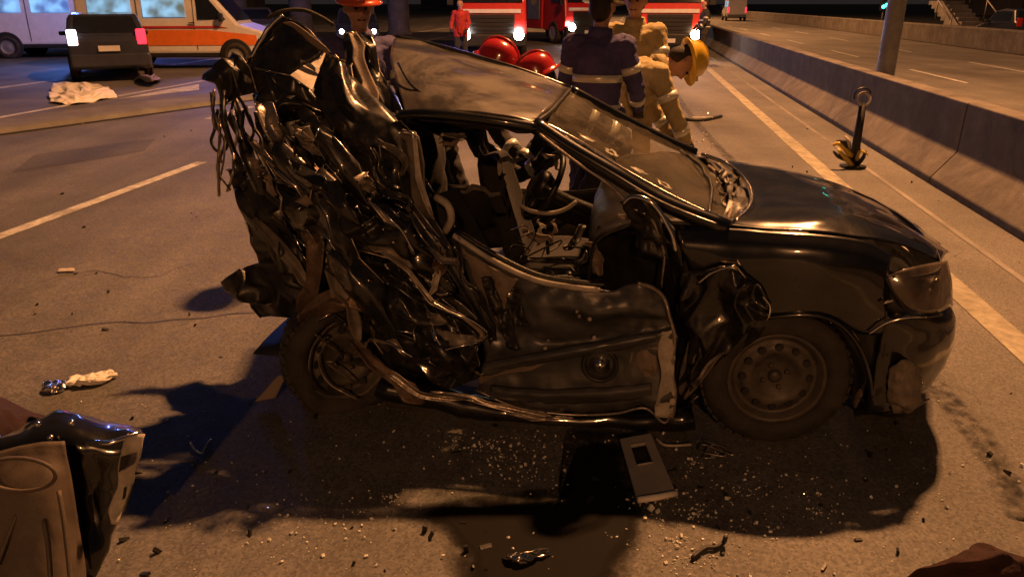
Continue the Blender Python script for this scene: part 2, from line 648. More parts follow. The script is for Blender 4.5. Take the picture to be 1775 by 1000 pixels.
line('edge_line', -60, 420, 2.12, .17, M['line_yellow'], ROAD)
line('edge_line', -60, 420, 2.62, .05, M['concrete_light'], ROAD)
for k in range(-3, 22):
    if k != 0:
        line('lane_dash', 2.0 + k * 12, 6.5 + k * 12, -1.35, .12, M['line_white'], ROAD)
line('lane_dash', 2.5, 7.9, -4.80, .13, M['line_white'], ROAD)
for k in range(1, 20):
    line('lane_dash', 11.1 + 12 * (k - 1), 12.6 + 12 * (k - 1), -6.55, .11, M['line_white'], ROAD)
line('lane_dash', -9, -4.5, -4.80, .13, M['line_white'], ROAD)
line('edge_line', -60, 420, -13.4, .22, M['line_white'], ROAD)
line('edge_line', -60, 420, -9.9, .14, M['line_white'], ROAD)
for k in range(-2, 24):
    line('lane_dash', 10.0 + k * 9, 13.8 + k * 9, 7.58, .12, M['line_white'], ROAD2)
    line('lane_dash', 13.2 + k * 9, 17.0 + k * 9, 10.3, .12, M['line_white'], ROAD2)
line('edge_line', -60, 420, 4.3, .12, M['line_white'], ROAD2)

# concrete strip with a dark joint that runs in at an angle from the left (a slip road joins)
a0, a1 = G(-260, 268), G(390, 180)
dv = (a1 - a0).normalized()
nvv = Vector((-dv.y, dv.x, 0))
isl = MB()
sec = [(0, .004), (.04, .06), (.12, .075), (1.05, .075), (1.15, .06), (1.2, .004)]
isl.grid([[a0 - dv * 4 + nvv * o_ + Vector((0, 0, h_)) for o_, h_ in sec],
          [a1 + dv * 9 + nvv * o_ + Vector((0, 0, h_)) for o_, h_ in sec]])
KERB = struct(isl.build('kerb', M['kerb_mat'], smooth=False), 'pale low concrete kerb strip crossing the road on the left')
MB().grid([[a0 - dv * 4 - nvv * .14 + Vector((0, 0, .005)), a0 - dv * 4 - nvv * .03 + Vector((0, 0, .005))],
           [a1 + dv * 9 - nvv * .14 + Vector((0, 0, .005)), a1 + dv * 9 - nvv * .03 + Vector((0, 0, .005))]]).build('joint', M['tar'], KERB, smooth=False)
# tar crack across the lane on the left
pts = crom([G(-100, 592, .0), G(90, 574, .0), G(200, 562), G(330, 553), G(470, 540)], 40)
rows = [[p + Vector((noise.noise(p * 6) * .02, noise.noise(p * 4) * .05 - .005, .0045)) for p in pts],
        [p + Vector((noise.noise(p * 6) * .02, noise.noise(p * 4) * .05 + .004, .0045)) for p in pts]]
MB().grid(rows).build('crack', M['tar'], ROAD, smooth=False)
# painted wedge on the left beside the sheet
MB().grid([[G(205, 172, .0045), G(345, 156, .0045)], [G(255, 162, .0045), G(345, 146, .0045)]]).build('painted_wedge', M['line_white'], ROAD, smooth=False)


# ------------------------------------------------------------------ barriers
def barrier(name, t0, prof, s0, s1, label, m, step=4.0):
    root = thing(name, Q(10, t0), label, 'barrier')
    s = s0
    mesh = None
    while s < s1 - .01:
        ln = step - .012
        if mesh is None:
            mb = MB().rings([[RT * t + RD * 0 + Vector((0, 0, z)) for t, z in prof], [RT * t + RD * ln + Vector((0, 0, z)) for t, z in prof]])
            o = link_mesh('barrier_section', mb.v, mb.f, m, None, smooth=False, bevel=.012)
            mesh = o.data
        else:
            o = bpy.data.objects.new('barrier_section', mesh)
            scene.collection.objects.link(o)
            md = o.modifiers.new('bevel', 'BEVEL')
            md.width = .012
            md.segments = 2
        o.parent = root
        o.location = Q(s, t0) - Vector(root.location)
        s += step
    return root


NJ = [(0, 0), (.0, .07), (.20, .33), (.205, .80), (.42, .80), (.445, .33), (.645, .07), (.645, 0)]
barrier('median_barrier', 3.03, NJ, -12, 160, 'concrete median barrier with sloping foot running beside the yellow line', M['concrete'])
FARB = [(0, 0), (0, .75), (.08, .80), (.3, .80), (.3, 0)]
barrier('roadside_barrier', 13.5, FARB, -4, 200, 'low concrete barrier along the far edge of the opposite carriageway', M['concrete'], 6.0)


# ------------------------------------------------------------------ street lamps
def spot(name, loc, target, power, color, size, blend, radius, parent):
    l = bpy.data.lights.new(name, 'SPOT')
    l.energy = power
    l.color = color
    l.spot_size = size
    l.spot_blend = blend
    l.shadow_soft_size = radius
    o = bpy.data.objects.new(name, l)
    scene.collection.objects.link(o)
    d = Vector(target) - Vector(loc)
    o.rotation_euler = d.to_track_quat('-Z', 'Y').to_euler()
    o.location = Vector(loc) - (origin_of(parent) if parent else Vector())
    if parent:
        o.parent = parent
    return o


def street_lamp(s, label, t=3.60, h=14.0):
    base = Q(s, t - .05, 0)
    root = thing('street_lamp', base, label, 'street lamp', 'double arm street lamps in the median')
    MB().lathe([(.13, .0), (.125, .8), (.07, h - .2), (.065, h - .1)], Matrix.Translation(base), 14).build('pole', M['galv'], root)
    MB().lathe([(.2, 0), (.2, .03), (.14, .04), (.14, .3)], Matrix.Translation(base), 14).build('base_plate', M['galv'], root)
    for sg in (-1, 1):
        p = [base + Vector((0, 0, h - .5)), base + RT * (.12 * sg) + Vector((0, 0, h - .1)), base + RT * (.22 * sg) + Vector((0, 0, h + .15))]
        MB().tube(p, .035, 8, n=12).build('arm', M['galv'], root)
        c = base + RT * (.20 * sg) + Vector((0, 0, h + .17))
        rot = Matrix(((RT.x, RD.x, 0), (RT.y, RD.y, 0), (0, 0, 1)))
        hd = MB().box(c, (.3, .8, .12), rot).build('lamp_head', M['grey'], root, bevel=.03, smooth=False)
        MB().box(c + Vector((0, 0, -.075)), (.22, .5, .02), rot).build('lens', M['sodium'], hd, smooth=False)
        spot('lamp_light', c + Vector((0, 0, -.2)), c + RT * (sg * .9) + Vector((0, 0, -4)), LAMP_POWER, SODIUM, R(158), .5, .22, root)
    return root


street_lamp(11.66, 'tall grey street lamp pole standing behind the barrier beside the wreck')
street_lamp(-29, 'grey street lamp farther back along the median, outside the picture')
street_lamp(52, 'grey street lamp farther along the median, beyond the fire engines')
street_lamp(93, 'distant grey street lamp far along the median')

# ------------------------------------------------------------------ the wreck
CAR = thing('wrecked_car', C(.3, .85, 0), 'wrecked black car with crushed rear and torn open side', 'car')


def sp(pts, off=None):
    """Control pixels (px, py[, off]) on the wreck -> points."""
    return [S(p[0], p[1], p[2] if len(p) > 2 else (off or 0.0)) for p in pts]


def panel(name, rows, m, amp=0.0, freq=4.0, seed=1, nu=28, nv=16, thick=.004, edge=0.0, parent=CAR, label=None, fold=0.0):
    g = loft([sp(r) for r in rows], nu, nv)
    if amp:
        g = crumple(g, amp, freq, seed, edge)
    if fold:
        o = facet_mesh(name, g, m, parent, fold, seed, thick)
    else:
        o = MB().grid(g).build(name, m, parent, thick=thick)
    if label:
        o['label'] = label
    return o


def panel3(name, rows, m, amp=0.0, freq=4.0, seed=1, nu=28, nv=16, thick=.004, edge=0.0, parent=CAR, label=None):
    g = loft(rows, nu, nv)
    if amp:
        g = crumple(g, amp, freq, seed, edge)
    o = MB().grid(g).build(name, m, parent, thick=thick)
    if label:
        o['label'] = label
    return o


def strip(name, pts, w, m, seed=0, thick=.003, n=13, amp=.014, twist=.9, parent=CAR):
    """A bent torn ribbon of sheet metal along pixels (px, py, off); w in metres."""
    n = max(4, n // 2)
    path = crom(sp(pts), n)
    rnd = random.Random(seed * 17 + 5)
    a0 = rnd.uniform(-.6, .6)
    rows = [[], [], []]
    for i, p in enumerate(path):
        t = (path[min(i + 1, n - 1)] - path[max(i - 1, 0)]).normalized()
        f = i / (n - 1)
        view = (p - CAMP).normalized()
        side = t.cross(view).normalized()
        ang = a0 + twist * rnd.uniform(-.8, .8)
        d = (side * math.cos(ang) + view * math.sin(ang))
        nrm = t.cross(d)
        ww = w * rnd.uniform(.55, 1.25) * (.5 if i in (0, n - 1) else 1)
        j = Vector((rnd.uniform(-1, 1), rnd.uniform(-1, 1), rnd.uniform(-1, 1))) * amp
        rows[0].append(p + d * (-.5 * ww) + nrm * (ww * rnd.uniform(.05, .4)) + j)
        rows[1].append(p + d * (rnd.uniform(-.15, .15) * ww) + j)
        rows[2].append(p + d * (.5 * ww) + nrm * (ww * rnd.uniform(.05, .4)) + j)
    o = MB().grid(rows).build(name, m, parent, smooth=False)
    bend_sheet(o, seed, .7)
    md = o.modifiers.new('thickness', 'SOLIDIFY')
    md.thickness = thick
    return o


def wire(name, pts, r, m, n=24, seg=6, parent=CAR, jit=0.0, seed=0):
    path = crom(sp(pts), n)
    if jit:
        path = [p + noise.noise_vector(p * 9 + Vector((seed, 0, seed))) * jit for p in path]
    return MB().tube(path, r, seg).build(name, m, parent)


# --- structural dark shell so that nothing shows through
panel3('floor_pan', [[C(-1.2, .1, .22), C(0, .1, .17), C(1.4, .1, .2)], [C(-1.2, .85, .24), C(0, .85, .25), C(1.4, .85, .22)], [C(-1.2, 1.6, .22), C(0, 1.6, .17), C(1.4, 1.6, .2)]],
       M['black'], .01, 3, 2)
panel3('firewall', [[C(.78, .1, .2), C(.78, .8, .2), C(.78, 1.6, .2)], [C(.82, .1, .86), C(.86, .8, .88), C(.82, 1.6, .86)]], M['black'], .01, 3, 3)
panel3('rear_bulkhead', [[C(-.72, .25, .2), C(-.8, .8, .2), C(-.72, 1.55, .2)], [C(-.62, .25, .7), C(-.66, .8, .72), C(-.62, 1.5, .7)], [C(-.66, .3, 1.1), C(-.7, .8, 1.12), C(-.66, 1.45, 1.1)]],
       M['fabric'], .05, 4, 4)

# --- roof, buckled up towards the rear
ROOF = panel('roof', [
    [(702, 196, .22), (735, 192, .22), (800, 196, .22), (870, 204, .22), (925, 214, .24)],
    [(690, 150, .40), (735, 152, .40), (800, 163, .40), (870, 178, .40), (945, 197, .42)],
    [(676, 100, .80), (735, 110, .80), (810, 128, .80), (885, 149, .80), (967, 176, .82)],
    [(684, 66, 1.44), (745, 78, 1.44), (825, 100, 1.44), (905, 124, 1.44), (986, 154, 1.46)]],
    M['paint_dusty'], .010, 1.8, 5, 44, 30, .006)
wire('roof_seam', [(690, 110, .50), (715, 150, .36), (760, 178, .30), (815, 190, .27), (880, 200, .27), (930, 208, .28)], .006, M['paint'], parent=ROOF)
wire('roof_rail', [(690, 200, .20), (735, 198, .18), (800, 203, .18), (870, 212, .18), (930, 222, .20)], .022, M['paint'])
wire('roof_rail', [(686, 66, 1.46), (745, 78, 1.47), (825, 100, 1.47), (905, 124, 1.47), (986, 154, 1.48)], .02, M['paint'])
wire('roof_edge', [(925, 214, .26), (950, 198, .45), (969, 178, .82), (988, 156, 1.46)], .012, M['plastic'])

# --- windscreen, pillars
AP = wire('pillar', [(925, 216, .22), (985, 256, .19), (1060, 300, .16), (1150, 352, .13), (1262, 396, .10)], .034, M['paint'], n=20, seg=10)
wire('pillar_trim', [(940, 212, .26), (1000, 243, .235), (1075, 288, .205), (1160, 335, .18), (1250, 378, .15)], .007, M['chrome'], parent=AP)
wire('pillar_trim', [(935, 233, .16), (1000, 282, .13), (1055, 320, .11), (1085, 350, .08)], .006, M['steel'], parent=AP)
wire('pillar', [(988, 156, 1.46), (1060, 195, 1.5), (1130, 232, 1.52), (1205, 266, 1.55)], .03, M['paint'], n=20, seg=10)
gl = loft([sp([(948, 214, .28), (1040, 268, .235), (1140, 325, .20), (1242, 380, .18)]),
           sp([(968, 180, .82), (1070, 235, .82), (1180, 292, .80), (1272, 338, .75)]),
           sp([(988, 158, 1.43), (1060, 196, 1.46), (1130, 232, 1.48), (1206, 268, 1.5)])], 26, 18)
gl = crumple(gl, .012, 4, 9)
m_, nt_, b_ = new_mat('cracked_windscreen')
N, L = nt_.nodes, nt_.links
tc = N.new('ShaderNodeTexCoord')
vo = N.new('ShaderNodeTexVoronoi')
vo.feature = 'DISTANCE_TO_EDGE'
vo.inputs['Scale'].default_value = 16
nz = N.new('ShaderNodeTexNoise')
nz.inputs['Scale'].default_value = 2.6
nz.inputs['Detail'].default_value = 6
L.new(tc.outputs['Object'], vo.inputs['Vector'])
L.new(tc.outputs['Object'], nz.inputs['Vector'])
mr = N.new('ShaderNodeMapRange')
mr.inputs['From Min'].default_value = .0
mr.inputs['From Max'].default_value = .03
mr.inputs['To Min'].default_value = .7
mr.inputs['To Max'].default_value = .0
L.new(vo.outputs['Distance'], mr.inputs['Value'])
mr2 = N.new('ShaderNodeMapRange')
mr2.inputs['From Min'].default_value = .42
mr2.inputs['From Max'].default_value = .7
mr2.inputs['To Min'].default_value = .22
mr2.inputs['To Max'].default_value = .7
L.new(nz.outputs['Fac'], mr2.inputs['Value'])
mx = N.new('ShaderNodeMath')
mx.operation = 'MAXIMUM'
L.new(mr.outputs[0], mx.inputs[0])
L.new(mr2.outputs[0], mx.inputs[1])
tr = N.new('ShaderNodeBsdfTransparent')
tr.inputs['Color'].default_value = (.75, .78, .75, 1)
ms = N.new('ShaderNodeMixShader')
b_.inputs['Base Color'].default_value = (.16, .14, .11, 1)
b_.inputs['Roughness'].default_value = .22
L.new(mx.outputs[0], ms.inputs[0])
L.new(tr.outputs[0], ms.inputs[1])
L.new(b_.outputs[0], ms.inputs[2])
L.new(ms.outputs[0], nt_.nodes['Material Output'].inputs['Surface'])
M['windscreen'] = m_
WS = MB().grid(gl).build('windscreen', M['windscreen'], CAR)
WS['label'] = 'dusty cracked windscreen with pale marks along its near edge'
# pale rounded marks along the near edge
for k, (x, y, w, h) in enumerate([(1018, 240, .040, .016), (1060, 264, .030, .024), (1108, 296, .040, .020),
                                  (1152, 320, .036, .022)]):
    c = S(x, y, .27)
    ex = (S(x + 10, y + 5, .27) - c).normalized()
    ey = (S(x + 4, y - 10, .33) - c).normalized()
    rr = [1 + .9 * noise.noise(Vector((k * 3.1, i * .7, 0))) for i in range(18)]
    ring = lambda f, lift: [c + ex * (w * f * rr[i] * math.cos(i * math.pi / 9)) + ey * (h * f * rr[i] * math.sin(i * math.pi / 9)) + Vector((0, 0, lift)) for i in range(18)]
    if k % 2:
        MB().rings([ring(1.0, 0), ring(.95, .001), ring(.5, .001), ring(.45, 0)], cap=False).build('crack_mark', M['frost'], WS)
    else:
        MB().rings([ring(.9, 0), ring(.8, .001)]).build('crack_mark', M['frost'], WS)

# --- dashboard, steering wheel, seats
dash = loft([[C(.40, .12, .30), C(.40, .8, .30), C(.40, 1.5, .30)], [C(.30, .12, .66), C(.28, .8, .66), C(.30, 1.5, .66)],
             [C(.36, .12, .84), C(.34, .8, .82), C(.36, 1.5, .86)], [C(.60, .12, .90), C(.66, .8, .90), C(.60, 1.5, .92)], [C(.86, .12, .88), C(.95, .8, .88), C(.86, 1.5, .90)]], 20, 22)
MB().grid(crumple(dash, .012, 5, 6)).build('dashboard', M['plastic'], CAR, thick=.01)
swc = S(941, 322, 1.10)
swn = (AX * -.80 + Vector((0, 0, .50)) + NN * -.30).normalized()
mt = Matrix.Translation(swc) @ swn.to_track_quat('Z', 'Y').to_matrix().to_4x4()
SW = MB().tube([mt @ Vector((.185 * math.cos(a), .185 * math.sin(a), 0)) for a in [i * math.pi / 18 for i in range(36)]], .017, 8, closed=True).build('steering_wheel', M['plastic'], CAR)
hub = MB().lathe([(.001, .05), (.05, .05), (.075, .035), (.08, .0), (.06, -.04)], mt, 18)
for a in (0, math.pi, -math.pi / 2):
    hub.box(mt @ Vector((.12 * math.cos(a), .12 * math.sin(a), 0)), (.03, .03, .02)).tube([mt @ Vector((.06 * math.cos(a), .06 * math.sin(a), 0)), mt @ Vector((.18 * math.cos(a), .18 * math.sin(a), 0))], .02, 6, flat=1.0)
hub.build('hub', M['plastic'], SW)
wire('column', [(945, 330, 1.1), (985, 350, 1.12), (1040, 372, 1.15)], .04, M['plastic'], parent=SW)
wire('bright_rim_trim', [(903, 356, .93), (920, 366, .92), (950, 370, .92), (978, 364, .94), (1000, 350, .96)], .012, M['pale_trim'], parent=SW)  # pale arc stands for light caught on the lower wheel rim


def seat(o, u, off, tilt, z0=.30):
    R3 = Matrix.Rotation(-CA, 3, 'Z')
    st = bpy.data.objects.new('seat', None)
    base = C(u, off, 0)
    mb = MB()
    rows = []
    for i in range(9):
        a = i / 8
        rows.append([C(u + .48 * a - .05, off + x, z0 + .06 + .05 * (1 - (2 * a - 1) ** 2) + .05 * abs(x / .24) ** 3) for x in [-.24, -.2, -.1, 0, .1, .2, .24]])
    cush = MB().grid(rows).build('seat_cushion', M['fabric'], CAR, thick=.12, bevel=.03)
    rows = []
    for i in range(11):
        a = i / 10
        w = .24 * (1 - .25 * a ** 2)
        rows.append([C(u - .05 - math.sin(tilt) * .62 * a + .05 * abs(x) ** 2, off + x * w, z0 + .10 + math.cos(tilt) * .62 * a) for x in [-1, -.85, -.4, 0, .4, .85, 1]])
    bk = MB().grid(rows).build('seat_back', M['fabric'], CAR, thick=.11, bevel=.03)
    hr = C(u - .07 - math.sin(tilt) * .76, off, z0 + .10 + math.cos(tilt) * .76)
    MB().ball(hr, (.055, .13, .085), 14, 10).build('headrest', M['fabric'], bk)
    for s_ in (-.06, .06):
        MB().tube([C(u - .05 - math.sin(tilt) * .58, off + s_, z0 + .1 + math.cos(tilt) * .58), hr + NN * s_], .007, 6).build('headrest_post', M['chrome'], bk)


seat(CAR, -.12, .42, .42, .22)
seat(CAR, -.08, 1.20, .30, .24)
# centre console, gear lever, belt, loose interior pieces
MB().box(C(.15, .80, .34), (.55, .2, .22), Matrix.Rotation(-CA, 3, 'Z')).build('console', M['plastic'], CAR, smooth=False, bevel=.03)
wire('gear_lever', [(950, 440, .78), (948, 415, .76), (944, 395, .75)], .010, M['plastic'])
for k, (pts, w, m) in enumerate([
    ([(935, 382, .70), (937, 400, .68), (933, 425, .66)], .03, 'pale_trim'),
    ([(957, 384, .70), (960, 402, .68), (954, 425, .66)], .028, 'trim_brown'),
    ([(905, 400, .6), (925, 408, .6), (960, 415, .6)], .04, 'trim_brown'),
    ([(1020, 418, .25), (1034, 440, .22), (1036, 478, .2)], .05, 'trim_brown'),
    ([(975, 430, .4), (1000, 410, .42), (1010, 385, .5)], .03, 'plastic'),
    ([(862, 300, .9), (868, 280, .95), (905, 278, 1.0)], .028, 'pale_trim'),
    ([(935, 262, 1.15), (958, 275, 1.15), (970, 298, 1.15)], .025, 'steel'),
    ([(1066, 374, .12), (1090, 371, .12), (1112, 376, .12)], .02, 'steel'),
    ([(800, 334, .28), (830, 330, .28), (866, 338, .3)], .02, 'fabric_grey'),
    ([(757, 236, .4), (780, 233, .45), (806, 234, .5)], .024, 'pale_trim'),
    ([(758, 246, .4), (775, 250, .42), (800, 240, .45)], .02, 'trim_brown'),
    ([(985, 480, .2), (1000, 462, .18), (1012, 440, .2)], .025, 'plastic'),
    ([(925, 480, .15), (955, 470, .12), (1000, 476, .1)], .035, 'plastic'),
    ([(880, 300, .8), (872, 330, .75), (880, 365, .7)], .03, 'fabric'),
]):
    strip('torn_trim', pts, w, M[m], seed=k + 40, n=14, thick=.006)
for k in range(7):       # tangled cabling and upholstery rags in the cabin
    x0, y0 = RND.uniform(870, 1010), RND.uniform(390, 480)
    pts = [(x0 + RND.uniform(-18, 18) * j, y0 + RND.uniform(-14, 14) * j, RND.uniform(.15, .6)) for j in range(4)]
    wire('cable', pts, RND.uniform(.002, .005), M['plastic'], n=18)

panel('kick_panel', [[(1035, 392, .30), (1090, 395, .22), (1165, 400, .16)], [(1030, 470, .34), (1090, 480, .26), (1165, 480, .18)], [(1010, 560, .36), (1090, 560, .28), (1170, 560, .2)]], M['plastic'], .02, 5, 70)
panel('inner_wing', [[(1440, 560, .10), (1500, 540, .06), (1560, 560, .06)], [(1470, 640, .10), (1520, 640, .06), (1570, 640, .06)], [(1480, 720, .14), (1530, 715, .10), (1590, 700, .12)]], M['plastic'], .01, 5, 71)
# --- far side: door shell with window opening, pillars
panel('far_door', [[(640, 300, 1.62), (760, 318, 1.64), (880, 326, 1.66), (1010, 330, 1.66), (1190, 300, 1.62)],
                   [(650, 420, 1.66), (760, 430, 1.68), (880, 430, 1.70), (1010, 425, 1.70), (1190, 420, 1.66)]], M['plastic'], .02, 4, 8)
strip('far_pillar', [(835, 110, 1.50), (832, 200, 1.56), (836, 260, 1.60), (838, 330, 1.62)], .09, M['plastic'], 3, thick=.03, twist=.1, amp=.0)
strip('far_pillar', [(720, 90, 1.48), (712, 200, 1.56), (720, 260, 1.6), (720, 330, 1.62)], .16, M['plastic'], 4, thick=.03, twist=.1, amp=.0)
panel('rear_shelf', [[(660, 190, .35), (700, 205, .35), (770, 232, .40)], [(700, 210, 1.0), (760, 215, 1.0), (835, 226, 1.0)], [(700, 180, 1.45), (760, 190, 1.45), (832, 205, 1.45)]], M['fabric'], .02, 5, 12)
panel('headlining', [[(705, 204, .26), (800, 210, .26), (930, 226, .28)], [(705, 212, .8), (800, 214, .8), (940, 224, .8)], [(705, 160, 1.4), (800, 165, 1.4), (950, 180, 1.4)]], M['fabric_grey'], .02, 5, 13)

# --- bonnet
HOOD = panel('bonnet', [
    [(1262, 392, .10), (1330, 399, .07), (1420, 404, .06), (1510, 414, .08), (1580, 432, .16), (1632, 452, .30)],
    [(1278, 372, .24), (1345, 372, .22), (1430, 375, .22), (1515, 390, .25), (1585, 412, .30), (1638, 441, .42)],
    [(1290, 330, .80), (1350, 330, .80), (1430, 338, .80), (1510, 360, .80), (1580, 392, .80), (1645, 434, .84)],
    [(1225, 272, 1.48), (1300, 285, 1.50), (1390, 302, 1.50), (1470, 326, 1.48), (1545, 362, 1.42), (1612, 412, 1.30)]],
    M['paint'], .008, 2.5, 14, 44, 28, .006)
wire('bonnet_edge', [(1218, 268, 1.42), (1258, 283, 1.1), (1290, 310, .8), (1304, 338, .5), (1298, 362, .3), (1272, 386, .14)], .011, M['chrome'], parent=HOOD)
# cowl: plastic grille, wipers
panel('cowl', [[(1210, 270, 1.45), (1245, 300, 1.0), (1262, 340, .5), (1246, 386, .16)], [(1238, 276, 1.45), (1285, 312, 1.0), (1300, 350, .5), (1272, 392, .13)]], M['plastic'], .02, 8, 15, thick=.008)
for k, pts in enumerate([[(1228, 288, 1.2), (1262, 322, .8), (1270, 352, .45), (1258, 380, .2)], [(1248, 284, 1.3), (1262, 310, 1.0), (1252, 345, .6), (1262, 372, .3)], [(1180, 262, 1.4), (1215, 290, 1.0), (1234, 330, .6), (1228, 372, .22)]]):
    wire('wiper', pts, .009, M[('trim_brown', 'pale_trim', 'plastic')[k]], jit=.012, seed=k)
for k in range(9):
    x, y = RND.uniform(1240, 1285), RND.uniform(290, 370)
    strip('cowl_fragment', [(x, y, .5), (x + RND.uniform(-8, 12), y + RND.uniform(8, 22), .45)], .02, M[RND.choice(['pale_trim', 'trim_brown', 'plastic'])], seed=80 + k, n=8)
# far wing edge
panel('far_wing', [[(1300, 286, 1.50), (1390, 303, 1.50), (1470, 327, 1.50), (1545, 364, 1.46), (1610, 412, 1.34)], [(1300, 350, 1.66), (1390, 360, 1.66), (1470, 370, 1.64), (1545, 400, 1.58), (1620, 450, 1.44)]], M['paint'])

# --- near wing with arch
WC = S(1347, 672, .06)
panel('wing', [
    [(1172, 398, .09), (1262, 396, .08), (1345, 402, .05), (1430, 408, .04), (1500, 418, .05), (1545, 440, .06)],
    [(1178, 425, .05), (1262, 430, .03), (1345, 436, .00), (1430, 442, -.01), (1500, 455, .0), (1540, 470, .02)],
    [(1190, 458, .05), (1262, 478, .02), (1345, 500, -.01), (1430, 506, -.02), (1490, 520, -.01), (1535, 520, .01)],
    [(1205, 500, .10), (1268, 530, .04), (1340, 547, .00), (1430, 548, -.01), (1492, 578, .0), (1545, 580, .01)]],
    M['paint'], .004, 2.5, 16, 40, 22)
wire('arch_lip', [(1252, 608, .06), (1285, 562, .03), (1340, 549, -.01), (1430, 549, -.02), (1482, 590, -.01), (1506, 650, .0), (1510, 700, .02)], .011, M['paint'])
# crumpled rear of the wing, torn and folded back over the sill
panel('torn_wing', [[(1180, 470, .06), (1225, 474, .0), (1275, 462, -.03), (1318, 505, .0)],
                    [(1172, 540, .1), (1215, 550, .02), (1275, 535, -.05), (1334, 545, -.02)],
                    [(1170, 620, .12), (1205, 630, .04), (1255, 610, .0), (1318, 572, .0)],
                    [(1172, 690, .14), (1195, 695, .10), (1225, 672, .06), (1262, 625, .05)]], M['paint_torn'], 0.012, 6, 17, 34, 28, edge=.008, fold=0.07)
wire('torn_edge', [(1208, 492, -.01), (1235, 474, -.03), (1272, 460, -.04), (1284, 470, -.03), (1294, 486, -.02)], .005, M['chrome'], jit=.006, seed=3)  # bright wires here trace the highlights along the torn wing
wire('torn_edge', [(1322, 514, -.02), (1334, 530, -.02), (1332, 550, -.02), (1320, 572, .0)], .005, M['chrome'], jit=.004, seed=4)
strip('torn_metal', [(1260, 605, .0), (1240, 628, .0), (1215, 655, .02), (1190, 690, .04)], .03, M['steel'], 5)
strip('torn_metal', [(1205, 540, .05), (1212, 580, .05), (1196, 625, .05), (1180, 690, .08)], .06, M['inner'], 6)
strip('torn_metal', [(1220, 560, .05), (1225, 600, .05), (1208, 650, .05)], .05, M['rust'], 7)
wire('window_trim', [(1082, 356, .04), (1098, 340, .02), (1128, 350, .0), (1150, 378, .0), (1164, 405, -.01), (1172, 440, .0)], .010, M['chrome'], jit=.008, seed=6)
wire('window_trim', [(1100, 362, .03), (1125, 374, .02), (1140, 400, .02), (1148, 440, .03), (1146, 500, .05)], .006, M['steel'], jit=.008, seed=7)
panel('mirror_mount', [[(1075, 350, .06), (1105, 346, .0), (1140, 362, .0)], [(1095, 390, .06), (1120, 400, .02), (1152, 415, .02)], [(1100, 425, .07), (1130, 440, .04), (1160, 450, .05)]], M['plastic'], .03, 9, 18, 18, 16, thick=.006)
panel('door_pillar', [[(1150, 372, .12), (1178, 395, .12)], [(1150, 480, .14), (1185, 480, .10)], [(1158, 600, .16), (1192, 600, .12)], [(1160, 712, .18), (1200, 705, .14)]], M['paint'], .015, 6, 19, 12, 26)

# --- nose: headlight, bumper
def nose_rows(zs, bulge):
    rows = []
    for z, b in zip(zs, bulge):
        rows.append([C(1.42, .01, z), C(1.55 + b * .3, .03, z), C(1.70 + b * .7, .14, z), C(1.80 + b, .40, z), C(1.84 + b, .80, z), C(1.80 + b, 1.20, z), C(1.70 + b * .7, 1.46, z), C(1.5, 1.6, z)])
    return rows


panel3('bumper', nose_rows([.60, .54, .44, .34, .24, .18], [-.06, .0, .03, .02, -.03, -.12]), M['paint'], .010, 4, 20, 44, 22, .006)
panel3('grille', nose_rows([.76, .70, .62], [-.10, -.08, -.08]), M['plastic'], .004, 4, 21, 30, 8)
HL = panel('headlight', [[(1536, 480, .015), (1570, 466, .03), (1610, 457, .10), (1640, 452, .24)],
                         [(1545, 505, .0), (1580, 498, .005), (1620, 492, .07), (1648, 488, .24)],
                         [(1572, 532, .0), (1600, 543, .01), (1628, 540, .08), (1649, 528, .24)]], M['lens'], nu=20, nv=14, thick=.01)
wire('headlight_rim', [(1534, 480, .01), (1552, 512, -.005), (1574, 538, -.005), (1602, 548, .0), (1632, 545, .07)], .006, M['plastic'], parent=HL)
MB().lathe([(.001, .0), (.03, .0), (.05, .02), (.055, .03)], Matrix.Translation(S(1606, 500, .08)) @ (AX * 1 - NN * .6).to_track_quat('Z', 'Y').to_matrix().to_4x4(), 18).build('reflector', M['chrome'], HL)
wire('bumper_seam', [(1506, 578, -.01), (1535, 560, -.012), (1570, 551, -.012), (1606, 549, .0)], .005, M['chrome'], jit=.002)  # bright wire imitates the highlight along the bumper seam
wire('bumper_clip', [(1530, 526, -.01), (1548, 520, -.012)], .006, M['steel'], n=6)
panel('bumper_scuff', [[(1540, 640, .0), (1570, 620, -.01), (1598, 640, .02)], [(1538, 690, .0), (1575, 690, -.012), (1600, 680, .02)], [(1550, 712, .03), (1575, 716, .02), (1596, 704, .04)]], M['inner'], .016, 14, 22, 22, 20, edge=.014)
panel('undertray', [[(1490, 690, .05), (1550, 716, .06), (1612, 690, .12)], [(1480, 720, .5), (1550, 726, .5), (1600, 700, .5)]], M['plastic'])

